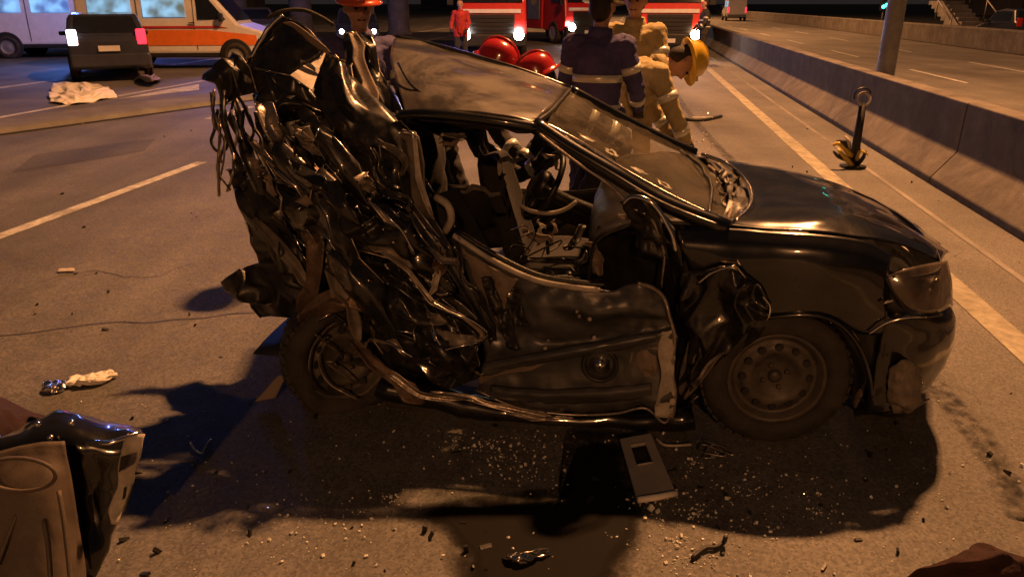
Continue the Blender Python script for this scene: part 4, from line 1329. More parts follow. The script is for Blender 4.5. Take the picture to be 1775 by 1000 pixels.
fr = MB()
us, vs = [0, .27, .72, 1], [0, .16, .50, 1]
vv = [[bil(u, v) for u in us] for v in vs]
idx = {}
for i in range(4):
    for j in range(4):
        idx[(i, j)] = len(fr.v)
        fr.v.append(vv[i][j])
for i in range(3):
    for j in range(3):
        if (i, j) != (1, 1):
            fr.f.append((idx[(i, j)], idx[(i, j + 1)], idx[(i + 1, j + 1)], idx[(i + 1, j)]))
fr.build('panel_face', M['panel_grey'], CP, smooth=False, thick=.012, bevel=.003)
slab('opening_back', [bil(.2, .1, -.02), bil(.8, .1, -.02), bil(.8, .56, -.02), bil(.2, .56, -.02)], .002, M['black'], CP, 0)
MB().tube([bil(.02, 1.0, .004), bil(.5, 1.02, .008), bil(1, 1.0, .004)], .012, 8).build('bright_edge', M['paper'], CP)
MB().tube([bil(.27, .16, .008), bil(.72, .16, .008)], .004, 6).build('opening_trim', M['pale_trim'], CP)
MB().tube([bil(.27, .50, .008), bil(.72, .50, .008)], .004, 6).build('opening_trim', M['pale_trim'], CP)


# loose bits on the road
def ground_wire(name, pts, r, m, label, cat, group=None, zz=.012, n=24):
    return tag(MB().tube(crom([G(p[0], p[1], p[2] if len(p) > 2 else zz) for p in pts], n), r, 6).build(name, m), label, cat, group)


ground_wire('loose_wire', [(1138, 760), (1150, 770), (1170, 772), (1198, 770)], .006, M['pale_trim'], 'pale bent wire right of the grey panel', 'wire')
ground_wire('wire_tangle', [(1218, 762), (1262, 778), (1268, 788), (1220, 770), (1214, 782), (1258, 790), (1236, 770), (1220, 792), (1240, 792)], .004, M['steel'], 'small tangle of wire on the shaded road by the front wheel', 'wire', n=50)
ground_wire('metal_pin', [(1296, 742), (1312, 754)], .006, M['steel'], 'short straight metal pin below the front wheel', 'metal pin', n=5)
ground_wire('twisted_scrap', [(1200, 966), (1222, 950), (1240, 948), (1254, 940), (1258, 930, .05)], .008, M['black'], 'twisted dark scrap on the lit road in the foreground', 'scrap')
ground_wire('cable_end', [(330, 768), (338, 780), (350, 786), (358, 772), (366, 762)], .006, M['chrome'], 'shiny bent clip in the shadow right of the torn off door', 'clip')
ground_wire('road_strip', [(1180, 205), (1195, 208), (1222, 208), (1250, 202)], .03, M['black'], 'dark curved strip lying on the lit lane behind the windscreen', 'strip', zz=.02)
rub = MB().tube(crom([G(1200, 205, .03), G(1235, 205, .03)], 6), .022, 6)
tag(rub.build('pale_tube', M['pale_trim']), 'pale tube lying on the dark curved strip', 'tube')


def crumpled_sheet(name, rows, m, label, cat, amp, freq, seed, n=24, step=2, crease=.5):
    g_ = crumple(loft(rows, n, n), amp * .6, freq, seed, .0)
    for r in g_:
        for p in r:
            p.z = max(p.z, .012)
    return tag(facet_mesh(name, g_, m, None, amp * .9, seed, .003, step, False, crease), label, cat)


crumpled_sheet('white_sheet', [[G(88, 178, .02), G(130, 180, .03), G(204, 168, .02)], [G(86, 162, .05), G(140, 160, .12), G(196, 160, .04)], [G(92, 146, .05), G(135, 143, .06), G(170, 146, .04)]], M['paper'],
               'crumpled white sheet lying on the road before the ambulance', 'sheet', .09, 2.6, 60, 22)
crumpled_sheet('white_paper', [[G(112, 672), G(160, 670), G(204, 654)], [G(112, 664, .03), G(160, 658, .035), G(204, 648, .02)], [G(120, 656), G(160, 650), G(196, 643)]], M['paper'],
               'crumpled white paper on the road above the torn off door', 'paper', .02, 10, 61)
crumpled_sheet('foil_scrap', [[G(74, 682), G(92, 682), G(112, 678)], [G(74, 672, .02), G(92, 672, .03), G(114, 668, .02)], [G(76, 664), G(92, 664), G(114, 662)]], M['chrome'],
               'small silvery foil scrap beside the white paper', 'foil', .02, 16, 62, 14)
crumpled_sheet('maroon_cloth', [[G(1560, 1010), G(1680, 1015), G(1800, 1015)], [G(1600, 980, .05), G(1690, 966, .08), G(1800, 970, .08)], [G(1668, 958, .02), G(1690, 938, .05), G(1800, 962, .04)]], M['maroon'],
               'dark red crumpled cloth at the lower right corner', 'cloth', .035, 5, 63, 30, 4, .12)
crumpled_sheet('road_debris', [[G(235, 140), G(268, 142), G(280, 140)], [G(236, 136, .1), G(258, 136, .2), G(278, 138, .1)], [G(245, 132), G(262, 130), G(275, 134)]], M['trim_brown'],
               'small brown debris on the road beyond the white sheet', 'debris', .08, 5, 64, 12)
crumpled_sheet('plastic_scrap', [[G(100, 474), G(130, 472)], [G(102, 466, .01), G(128, 464, .01)]], M['pale_trim'], 'pale flat scrap on the empty lane at left', 'scrap', .006, 10, 65, 8)
crumpled_sheet('glass_scrap', [[G(870, 968, .0), G(905, 976, .0), G(950, 960, .0)], [G(880, 958, .04), G(910, 956, .05), G(952, 950, .03)]], M['chrome'], 'shiny bent scrap in the shadow at the bottom', 'scrap', .02, 10, 66, 16)

# spilt fluid with the ground shadow painted in, skid marks, repaired patch
def stain_shade_mat(name, color, rough, lo, hi, scale, alpha=1.0):
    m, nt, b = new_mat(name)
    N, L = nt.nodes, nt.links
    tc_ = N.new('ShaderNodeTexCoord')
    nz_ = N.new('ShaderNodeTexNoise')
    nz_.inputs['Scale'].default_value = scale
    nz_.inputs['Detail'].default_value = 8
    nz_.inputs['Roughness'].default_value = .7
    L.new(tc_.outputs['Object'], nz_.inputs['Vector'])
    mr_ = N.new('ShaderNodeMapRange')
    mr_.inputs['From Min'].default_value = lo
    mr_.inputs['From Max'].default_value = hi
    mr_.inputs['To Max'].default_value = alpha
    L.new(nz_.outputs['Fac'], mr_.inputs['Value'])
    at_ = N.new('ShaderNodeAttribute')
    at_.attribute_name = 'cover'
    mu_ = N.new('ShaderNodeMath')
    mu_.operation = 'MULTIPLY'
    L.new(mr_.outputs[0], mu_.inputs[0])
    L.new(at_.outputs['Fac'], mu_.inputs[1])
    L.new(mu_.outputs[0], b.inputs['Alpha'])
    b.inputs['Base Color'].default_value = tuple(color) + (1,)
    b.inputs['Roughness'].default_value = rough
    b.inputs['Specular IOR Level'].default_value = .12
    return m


M['oil'] = stain_shade_mat('spilt_oil', (.004, .0036, .0032), .75, .18, .34, 16)
M['oil_thin'] = stain_shade_mat('thin_oil', (.012, .010, .009), .8, .34, .60, 7, .85)
M['skid'] = stain_shade_mat('tyre_mark', (.012, .012, .012), .8, .42, .66, 14, .7)
M['patch'] = asphalt('asphalt_patch', .075)


def cover(me, vals):
    me.attributes.new('cover', 'FLOAT', 'POINT').data.foreach_set('value', vals)


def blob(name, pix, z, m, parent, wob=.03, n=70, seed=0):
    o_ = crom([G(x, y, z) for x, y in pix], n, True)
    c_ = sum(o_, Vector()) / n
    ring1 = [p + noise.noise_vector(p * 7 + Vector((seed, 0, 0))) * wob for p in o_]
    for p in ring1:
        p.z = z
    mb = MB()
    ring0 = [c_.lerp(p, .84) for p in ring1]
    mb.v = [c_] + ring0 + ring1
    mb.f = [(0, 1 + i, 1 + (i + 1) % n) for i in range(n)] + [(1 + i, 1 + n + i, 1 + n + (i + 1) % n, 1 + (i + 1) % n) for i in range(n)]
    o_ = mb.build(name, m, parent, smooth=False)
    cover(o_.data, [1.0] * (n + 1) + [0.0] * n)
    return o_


SPILL_SHADE = struct(blob('oil_spill', [(745, 890), (790, 880), (900, 870), (985, 850), (1000, 770), (1075, 770), (1095, 850), (1116, 890), (1085, 960), (1020, 1030), (860, 1040), (795, 960)], .006, M['oil'], None), 'dark oily spill running from under the wreck to the bottom edge')  # the dark tone of the spill also paints in the shadow lobe
blob('thin_spill', [(720, 880), (800, 860), (960, 835), (985, 740), (1100, 740), (1130, 860), (1140, 900), (1105, 980), (1040, 1060), (840, 1060), (770, 980)], .0045, M['oil_thin'], SPILL_SHADE, .05)
for pts_, w_ in (([(1330, 330), (1250, 260), (1190, 190), (1150, 130)], .14), ([(1775, 900), (1700, 760), (1560, 600), (1420, 450)], .15)):
    pp = crom([G(x, y, .005) for x, y in pts_], 30)
    MB().grid([[p + (pp[min(i + 1, 29)] - pp[max(i - 1, 0)]).normalized().cross(Vector((0, 0, 1))) * (w_ * e) for i, p in enumerate(pp)] for e in (-.5, -.25, .25, .5)]).build('tyre_mark', M['skid'], ROAD, smooth=False)
    cover(bpy.context.scene.objects[-1].data if False else ROAD.children[-1].data, [0.0] * 30 + [1.0] * 60 + [0.0] * 30)
MB().grid([[G(20, 300, .003), G(250, 262, .003)], [G(60, 268, .003), G(270, 240, .003)]]).build('repair_patch', M['patch'], ROAD, smooth=False)
for pts_ in ([(1500, 480), (1560, 520), (1610, 610), (1700, 700)], [(30, 500), (150, 470), (260, 480), (340, 450)]):
    pp = crom([G(x, y, .0045) for x, y in pts_], 40)
    pp = [p + Vector((noise.noise(p * 9) * .04, noise.noise(p * 9 + Vector((5, 5, 5))) * .04, 0)) for p in pp]
    MB().grid([[p + Vector((0, e, 0)) for p in pp] for e in (-.003, .003)]).build('crack', M['tar'], ROAD, smooth=False)

# glass crumbs and grit: one mass, densest in front of the wreck
gm = MB()


def crumb(p, s):
    rot = Matrix.Rotation(RND.uniform(0, 6.28), 3, Vector((RND.random() + .1, RND.random(), RND.random())).normalized())
    gm.box(p + Vector((0, 0, s * .4)), (s, s * RND.uniform(.5, 1), s * RND.uniform(.4, .9)), rot)


piles = [(RND.gauss(1230, 110), RND.gauss(925, 45), RND.uniform(8, 45)) for _ in range(16)] + [(RND.gauss(870, 60), RND.gauss(785, 20), RND.uniform(8, 30)) for _ in range(9)] \
    + [(RND.uniform(500, 1775), RND.uniform(740, 990), RND.uniform(6, 40)) for _ in range(14)] + [(RND.gauss(1200, 60), RND.gauss(225, 20), RND.uniform(6, 22)) for _ in range(8)]
for k in range(1500):
    if RND.random() < .72:
        cx, cy, sg_ = RND.choice(piles)
        px, py = RND.gauss(cx, sg_ * 1.6), RND.gauss(cy, sg_ * .6)
    else:
        px, py = RND.uniform(100, 1775), RND.uniform(640, 1000)
    if not (120 < py < 1010):
        continue
    p = G(px, py)
    crumb(p, min(.011, .0022 + RND.expovariate(420)) * (1.0 if p.y < 4 else 2.4))
for px, py, s in [(1128, 884, .022), (1140, 888, .016), (1118, 900, .012), (1335, 922, .012), (1618, 975, .014), (635, 965, .012), (768, 966, .012), (1260, 865, .014), (1150, 752, .012), (820, 760, .010), (735, 812, .008),
                  (1770, 808, .015), (1510, 862, .010), (1500, 830, .008), (1590, 890, .009), (700, 775, .008), (115, 468, .010), (600, 935, .009), (1640, 880, .012), (1300, 1000, .01), (1180, 930, .012)]:
    crumb(G(px, py), s)
tag(gm.build('broken_glass', M['shard'], smooth=False, fix=False), 'scattered crumbs of broken glass and grit on the asphalt', kind='stuff')
dm = MB()
for k in range(160):
    px, py = RND.uniform(0, 1775), RND.uniform(200, 1000)
    p = G(px, py)
    if p.y > 12:
        continue
    s = RND.uniform(.006, .02)
    rot = Matrix.Rotation(RND.uniform(0, 6.28), 3, Vector((RND.random() + .1, RND.random(), RND.random())).normalized())
    dm.box(p + Vector((0, 0, s * .3)), (s * 2, s * .8, s * .5), rot)
tag(dm.build('dark_grit', M['plastic'], smooth=False, fix=False), 'dark plastic splinters strewn over the road', kind='stuff')

# marker post by the barrier
mb0 = G(1478, 290)
MP = thing('marker_post', mb0, 'black post with a ring on top and crumpled yellow base by the barrier', 'marker post')
top = P(1497, 172, mb0.y)
MB().lathe([(.14, .003), (.14, .02), (.05, .03), (.045, .06)], Matrix.Translation(mb0), 18).build('base', M['black'], MP)
MB().tube([mb0 + Vector((0, 0, .03)), mb0.lerp(top, .35), mb0.lerp(top, .94)], [.055, .036], 12).build('post', M['black'], MP)
cr_ = P(1498, 172, mb0.y)
MB().tube([cr_ + Vector((.062 * math.cos(a), .02 * math.sin(a), .062 * math.sin(a))) for a in [i * math.pi / 12 for i in range(24)]], .016, 8, closed=True).build('ring', M['pale_trim'], MP)
MB().tube([cr_ + Vector((.088 * math.cos(a) - .02, .01, .03 + .085 * math.sin(a))) for a in [R(20 + i * 14) for i in range(14)]], .011, 6).build('ring_guard', M['plastic'], MP)
for k, (x0, y0, x1, y1, x2, y2, m) in enumerate([(1476, 272, 1456, 250, 1444, 252, 'yellow'), (1480, 280, 1455, 272, 1445, 262, 'black'), (1472, 262, 1462, 246, 1450, 246, 'black'), (1484, 276, 1492, 262, 1504, 268, 'yellow'), (1486, 284, 1496, 274, 1500, 262, 'black'), (1478, 288, 1462, 270, 1452, 258, 'yellow'), (1474, 256, 1470, 244, 1466, 236, 'pale_trim')]):
    p_ = [P(x0, y0, mb0.y - .05), P(x1, y1, mb0.y - .12), P(x2, y2, mb0.y - .08)]
    for q in p_:
        q.z = max(q.z, .02)
    MB().tube(p_, [.035, .016], 6, n=8, flat=.5).build('base_flap', M[m], MP)


# ------------------------------------------------------------------ people
POSES = {
    'stand': dict(pel=(0, 0, .95), che=(0, .01, 1.33), nec=(0, .02, 1.50), hea=(0, .04, 1.62), sh=(.19, 0, 1.42), el=(.27, .06, 1.14), wr=(.24, .24, .98),
                  hip=(.10, 0, .92), kn=(.12, .04, .50), an=(.13, 0, .09)),
    'bend': dict(pel=(0, 0, .92), che=(0, .30, 1.12), nec=(0, .44, 1.22), hea=(0, .56, 1.24), sh=(.19, .36, 1.18), el=(.24, .48, .90), wr=(.16, .62, .70),
                 hip=(.10, 0, .88), kn=(.13, .16, .48), an=(.15, -.02, .09)),
    'lean': dict(pel=(0, 0, .90), che=(0, .26, 1.06), nec=(0, .40, 1.15), hea=(0, .45, 1.26), sh=(.19, .30, 1.10), el=(.24, .44, .84), wr=(.16, .60, .72),
                 hip=(.10, 0, .86), kn=(.13, .16, .47), an=(.15, -.02, .09)),
    'crouch': dict(pel=(0, -.10, .62), che=(0, .12, .92), nec=(0, .20, 1.08), hea=(0, .26, 1.20), sh=(.19, .14, 1.00), el=(.26, .30, .78), wr=(.16, .48, .70),
                   hip=(.10, -.08, .58), kn=(.2, .32, .50), an=(.18, .05, .09)),
}


def remesh(o, vox, it=3):
    md = o.modifiers.new('remesh', 'REMESH')
    md.mode = 'VOXEL'
    md.voxel_size = vox
    md.use_smooth_shade = True
    sm = o.modifiers.new('smooth', 'SMOOTH')
    sm.factor = .5
    sm.iterations = it


def wrinkle(o, amt, size):
    tx = bpy.data.textures.new('cloth_folds', 'CLOUDS')
    tx.noise_scale = size
    md = o.modifiers.new('folds', 'DISPLACE')
    md.texture = tx
    md.strength = amt
    md.mid_level = .5


def person(loc, heading, pose, coat, trousers, helmet, label, scale=1.0, band=True, mirror_arm=None):
    hl_ = Vector(POSES[pose]['hea']) * scale
    loc = Vector(loc) - Matrix.Rotation(heading, 3, 'Z') @ Vector((hl_.x, hl_.y, 0))
    root = thing('person', loc, label, 'person', rz=heading, local=True)
    root.scale = (scale,) * 3
    J = {k: Vector(v) for k, v in POSES[pose].items()}

    def sd(k, s):
        v = J[k].copy()
        v.x *= s
        return v
    up = (J['hea'] - J['nec']).normalized()
    fw = Vector((0, 1, 0)) - up * up.y
    fw.normalize()
    if pose != 'stand':
        fw = (Vector((0, .75, -.45)) - up * Vector((0, .75, -.45)).dot(up)).normalized() if pose == 'bend' else (Vector((0, .9, -.2)) - up * Vector((0, .9, -.2)).dot(up)).normalized()
    rt = fw.cross(up)
    h = J['hea'] + up * .05

    def hp(x, y, z):
        return h + rt * x + fw * y + up * z
    b = MB()
    b.capsule(J['pel'], J['che'], .13, .14)
    b.capsule(J['nec'] - up * .05, h - up * .06, .058, .055)
    b.capsule(hp(0, -.015, .03), hp(0, .02, -.035), .092, .072)
    b.capsule(hp(0, .045, -.075), hp(0, .06, -.085), .042, .035)
    b.capsule(hp(0, .095, .01), hp(0, .112, -.025), .012, .017, 6)
    for s in (-1, 1):
        b.capsule(hp(.088 * s, -.01, .01), hp(.09 * s, -.012, -.03), .016, .012, 6)
        b.capsule(sd('che', s) + Vector((.05 * s, 0, .03)), sd('sh', s), .09, .065)
        b.capsule(sd('sh', s), sd('el', s), .05, .04)
        b.capsule(sd('el', s), sd('wr', s), .04, .028)
        b.capsule(sd('hip', s), sd('kn', s), .085, .055)
        b.capsule(sd('kn', s), sd('an', s), .055, .038)
    body = b.build('body', M['skin'], root)
    remesh(body, .016, 2)
    for s in (-1, 1):
        MB().ball(hp(.032 * s, .082, .015), .011, 8, 6).build('eye', M['black'], body)
    MB().capsule(hp(-.022, .088, -.055), hp(.022, .088, -.055), .005, .005, 6).build('mouth', M['maroon'], body)
    MB().capsule(hp(0, -.035, .045), hp(0, -.045, -.03), .088, .075).build('hair', M['hair'], body)
    # coat
    c = MB()
    c.capsule(J['pel'] - (J['che'] - J['pel']).normalized() * .02, J['che'], .165, .175)
    c.capsule(J['che'], J['nec'] - up * .03, .165, .075)
    for s in (-1, 1):
        c.capsule(sd('che', s) + Vector((.05 * s, 0, .04)), sd('sh', s), .11, .085)
        c.capsule(sd('sh', s), sd('el', s), .078, .064)
        c.capsule(sd('el', s), sd('wr', s), .064, .05)
        c.capsule(sd('hip', s), sd('hip', s).lerp(sd('kn', s), .28), .13, .125)
    co = c.build('coat', M[coat], root)
    remesh(co, .018, 2)
    wrinkle(co, .035, .045)
    t = MB()
    for s in (-1, 1):
        t.capsule(J['pel'], sd('hip', s), .13, .12)
        t.capsule(sd('hip', s), sd('kn', s), .115, .085)
        t.capsule(sd('kn', s), sd('an', s) + Vector((0, 0, .04)), .085, .07)
    tr_ = t.build('trousers', M[trousers], root)
    remesh(tr_, .018, 2)
    wrinkle(tr_, .03, .05)
    for s in (-1, 1):
        a_ = sd('an', s)
        bo = MB().capsule(a_ + Vector((0, -.03, -.035)), a_ + Vector((.02 * s, .17, -.05)), .055, .04).capsule(a_ + Vector((0, 0, .06)), a_ + Vector((0, 0, -.03)), .058, .055).build('boot', M['boot'], root)
        # glove with five fingers
        w_ = sd('wr', s)
        d = (w_ - sd('el', s)).normalized()
        x_ = Vector((s, 0, 0)) - d * d.x * s
        x_.normalize()
        n_ = d.cross(x_)
        gl_ = MB().capsule(w_, w_ + d * .07, .03, .04, 8)
        for q, (o_, ln) in enumerate([(-.032, .062), (-.011, .072), (.011, .068), (.031, .052)]):
            k0 = w_ + d * .09 + x_ * o_
            k1 = k0 + d * (ln * .5) + n_ * .006
            gl_.capsule(k0, k1, .0105, .0095, 6, 2)
            gl_.capsule(k1, k1 + d * (ln * .38) + n_ * (-.024), .0095, .008, 6, 2)
        gl_.capsule(w_ + d * .035 - x_ * .03, w_ + d * .075 - x_ * .065, .013, .010, 6, 2)
        gl_.build('glove', M['dark_coat'], root)
        if band:
            for key0, key1, f, rr in (('el', 'wr', .55, .062), ('sh', 'el', .55, .078)):
                p0, p1 = sd(key0, s), sd(key1, s)
                d2 = (p1 - p0).normalized()
                cc = p0.lerp(p1, f)
                MB().tube([cc - d2 * .025, cc + d2 * .025], rr, 12).build('reflective_band', M['reflect'], co)
    if band:
        ax_ = (J['che'] - J['pel']).normalized()
        for f_ in (.12, .66):
            cc = J['pel'].lerp(J['che'], f_)
            MB().tube([cc - ax_ * .025, cc + ax_ * .025], .186, 18).build('reflective_band', M['reflect'], co)
    cn = J['nec'] - up * .01
    MB().tube([cn - up * .04, cn + up * .045], [.098, .082], 14).build('collar', M[coat], co)
    if helmet:
        Mx = Matrix.Translation(hp(0, -.005, .045)) @ Matrix((rt, fw, up)).transposed().to_4x4()
        prof = [(.158, -.006), (.160, .002), (.130, .012), (.124, .03), (.118, .065), (.098, .105), (.062, .132), (.025, .142), (.001, .143)]
        rings = [[Mx @ Vector((r * .93 * math.cos(2 * math.pi * j / 24), r * 1.10 * math.sin(2 * math.pi * j / 24) + (.012 if r > .14 else 0), z)) for j in range(24)] for r, z in prof]
        he = MB().rings(rings).build('helmet', M[helmet], root)
        MB().tube([Mx @ Vector((0, y, z + .006)) for y, z in ((.13, .03), (.115, .09), (.06, .135), (0, .146), (-.06, .135), (-.115, .09), (-.13, .03))], .009, 6, n=20).build('crest', M[helmet], he)
        MB().box(Mx @ Vector((0, .137, .05)), (.05, .01, .05)).build('badge', M['reflect'], he, smooth=False)
    return root


def at_px(px, Y):
    p = P(px, 300, Y)
    return Vector((p.x * 1.0, Y, 0))


def px_loc(px, py, Y):
    p = P(px, py, Y)
    return Vector((p.x, p.y, 0))


person(px_loc(622, 20, 5.1), R(200), 'stand', 'navy_coat', 'navy_coat', 'helmet_orange', 'firefighter in orange helmet standing behind the crushed rear', 1.0)
person(px_loc(852, 90, 5.0), R(-105), 'lean', 'dark_coat', 'dark_coat', 'helmet_red', 'bending firefighter in red helmet behind the middle of the roof', 1.0)
person(px_loc(940, 118, 4.85), R(95), 'lean', 'dark_coat', 'dark_coat', 'helmet_red', 'bending firefighter in red helmet behind the front end of the roof', .95)
person(px_loc(1042, 60, 5.6), R(-25), 'stand', 'navy_coat', 'navy_coat', 'helmet_navy', 'person in dark blue jacket and helmet standing behind the windscreen', 1.0)
person(px_loc(1100, 40, 6.9), R(160), 'stand', 'tan_coat', 'tan_coat', 'helmet_white', 'firefighter in tan coat and pale helmet behind the blue jacket', 1.03)
person(px_loc(1172, 110, 5.9), R(-80), 'bend', 'tan_coat', 'tan_coat', 'helmet_yellow', 'firefighter in tan coat and yellow helmet bending to the right', 1.03)
person(px_loc(798, 40, 24), R(170), 'stand', 'red_coat', 'dark_coat', None, 'distant person in red jacket left of the fire engine with bright lights', 1.0, band=False)
person(px_loc(1218, 60, 25), R(90), 'stand', 'dark_coat', 'dark_coat', None, 'distant person in dark clothes standing by the median barrier', 1.0)
person(px_loc(1206, 60, 27), R(-90), 'stand', 'dark_coat', 'navy_coat', 'helmet_red', 'distant person in red helmet beside the fire engine at the barrier', 1.0)


# ------------------------------------------------------------------ vehicles in the background (local: x forward, y left)
def v_body(prof, hw, taper=.0, z0=1.0):
    """Side profile (x, z) extruded across; narrower above z0."""
    def w(z):
        return hw - max(0, z - z0) * taper
    n = len(prof)
    v = [Vector((x, w(z), z)) for x, z in prof] + [Vector((x, -w(z), z)) for x, z in prof]
    f = [tuple(range(n)), tuple(range(2 * n - 1, n - 1, -1))]
    f += [(i, (i + 1) % n, n + (i + 1) % n, n + i) for i in range(n)]
    return v, f, w


def v_wheel(root, x, y, r, w=.2):
    s = 1 if y > 0 else -1
    Mx = Matrix.Translation((x, y, r)) @ Matrix.Rotation(-s * math.pi / 2, 4, 'X')
    wh = MB().lathe([(r * .62, w / 2), (r * .9, w / 2 + .01), (r, w / 2 - .03), (r, -w / 2 + .03), (r * .9, -w / 2), (r * .62, -w / 2)], Mx, 26, closed=True).build('wheel', M['rubber'], root)
    MB().lathe([(r * .64, w / 2 - .005), (r * .58, w / 2 - .03), (r * .3, w / 2 - .01), (r * .12, w / 2 + .01), (.001, w / 2 + .01)], Mx, 20).build('rim', M['galv'], wh)
    return wh


def quad(name, pts, m, root, thick=.012):
    return link_mesh(name, [Vector(p) for p in pts], [tuple(range(len(pts)))], m, root, smooth=False, thick=thick)


def lamp_disc(name, c, r, m, root, axis=(1, 0, 0), squash=.8):
    Mx = Matrix.Translation(c) @ Vector(axis).to_track_quat('Z', 'Y').to_matrix().to_4x4()
    return MB().lathe([(r * 1.15, -.02), (r * 1.15, .012), (r, .016)], Mx, 18).build(name + '_housing', M['grey'], root), \
        MB().lathe([(r, .017), (r * .7, .04), (.001, .05)], Mx, 18).build(name, m, root)


def point(name, loc, power, color, radius, parent):
    l = bpy.data.lights.new(name, 'POINT')
    l.energy = power
    l.color = color
    l.shadow_soft_size = radius
    o = bpy.data.objects.new(name, l)
    scene.collection.objects.link(o)
    o.parent = parent
    o.location = loc
    return o


def fire_engine(loc, rz, label, headm='head', beam=True, power=1.0, blue=1.0):
    r = thing('fire_engine', loc, label, 'fire engine', 'fire engines', rz, local=True)
    v, f, w = v_body([(3.2, .55), (3.28, 1.15), (3.18, 1.75), (2.85, 2.75), (2.6, 2.9), (1.2, 2.9), (1.2, .55)], 1.15, .04)
    link_mesh('cab', v, f, M['red'], r, smooth=False, bevel=.06)
    v, f, w2 = v_body([(1.12, .6), (1.12, 3.0), (-3.4, 3.0), (-3.4, .6)], 1.18)
    link_mesh('body', v, f, M['red'], r, smooth=False, bevel=.05)
    MB().box((3.30, 0, .55), (.26, 2.3, .40)).build('bumper', M['black'], r, smooth=False, bevel=.05)
    quad('windscreen', [(3.205, -1.0, 1.72), (3.205, 1.0, 1.72), (2.92, .95, 2.6), (2.92, -.95, 2.6)], M['window'], r, .03)
    MB().box((3.27, 0, 1.05), (.06, 1.5, .62)).build('grille', M['black'], r, smooth=False, bevel=.02)
    for k in range(4):
        MB().box((3.31, 0, .86 + k * .13), (.03, 1.4, .02)).build('grille_bar', M['black'], r, smooth=False)
    MB().box((3.26, 0, 1.46), (.05, 1.9, .12)).build('white_stripe', M['white'], r, smooth=False)
    MB().box((3.44, 0, .52), (.02, .46, .13)).build('number_plate', M['plate'], r, smooth=False)
    for s in (-1, 1):
        lamp_disc('headlight', (3.44, .88 * s, .72), .165, M[headm], r)
        quad('side_window', [(3.0, s * 1.14, 1.72), (2.0, s * 1.14, 1.72), (2.0, s * 1.10, 2.6), (2.75, s * 1.10, 2.6)], M['window'], r, .03)
        MB().tube([(3.1, s * 1.12, 2.0), (3.35, s * 1.32, 2.05)], .02, 6).build('mirror_arm', M['black'], r)
        MB().box((3.35, s * 1.36, 1.85), (.08, .2, .42)).build('mirror', M['black'], r, smooth=False, bevel=.02)
        for k in range(3):
            MB().box((.3 - 1.4 * k, s * 1.185, 1.75), (1.2, .03, 1.5)).build('locker_shutter', M['galv'], r, smooth=False, bevel=.01)
        for x in (2.2, -2.0):
            v_wheel(r, x, s * 1.02, .48, .3)
        for k in range(2):
            MB().box((2.1 , s * (.35 + .4 * k), 3.0), (.3, .34, .16)).build('beacon', M['beacon'], r, smooth=False, bevel=.04)
        if beam:
            hl = spot('headlight_beam', (3.55, .88 * s, .72), (20, .88 * s + s * .6, .0), HEAD_POWER * power, (1, .93, .82) if headm == 'head' else (1, .7, .45), R(70), .8, .1, None)
            hl.parent = r
    point('beacon_light', (2.3, 0, 3.35), BLUE_POWER * .5 * blue, (.10, .18, 1), .2, r)
    return r


def face_cam(px, Y, yaw=0.0):
    p = px_loc(px, 50, Y)
    return p, math.atan2(-p.y, -p.x) + yaw


l_, a_ = face_cam(853, 29.5)
fire_engine(l_, a_, 'red fire engine facing the camera with two bright white headlights')
l_, a_ = face_cam(958, 38)
fire_engine(l_, a_ + R(28), 'red fire engine turned slightly, right of the one with bright headlights', beam=False, blue=.6)
l_, a_ = face_cam(1160, 30)
fire_engine(l_, a_, 'fire engine with warm headlights parked beside the median barrier', 'head_warm', blue=.6)


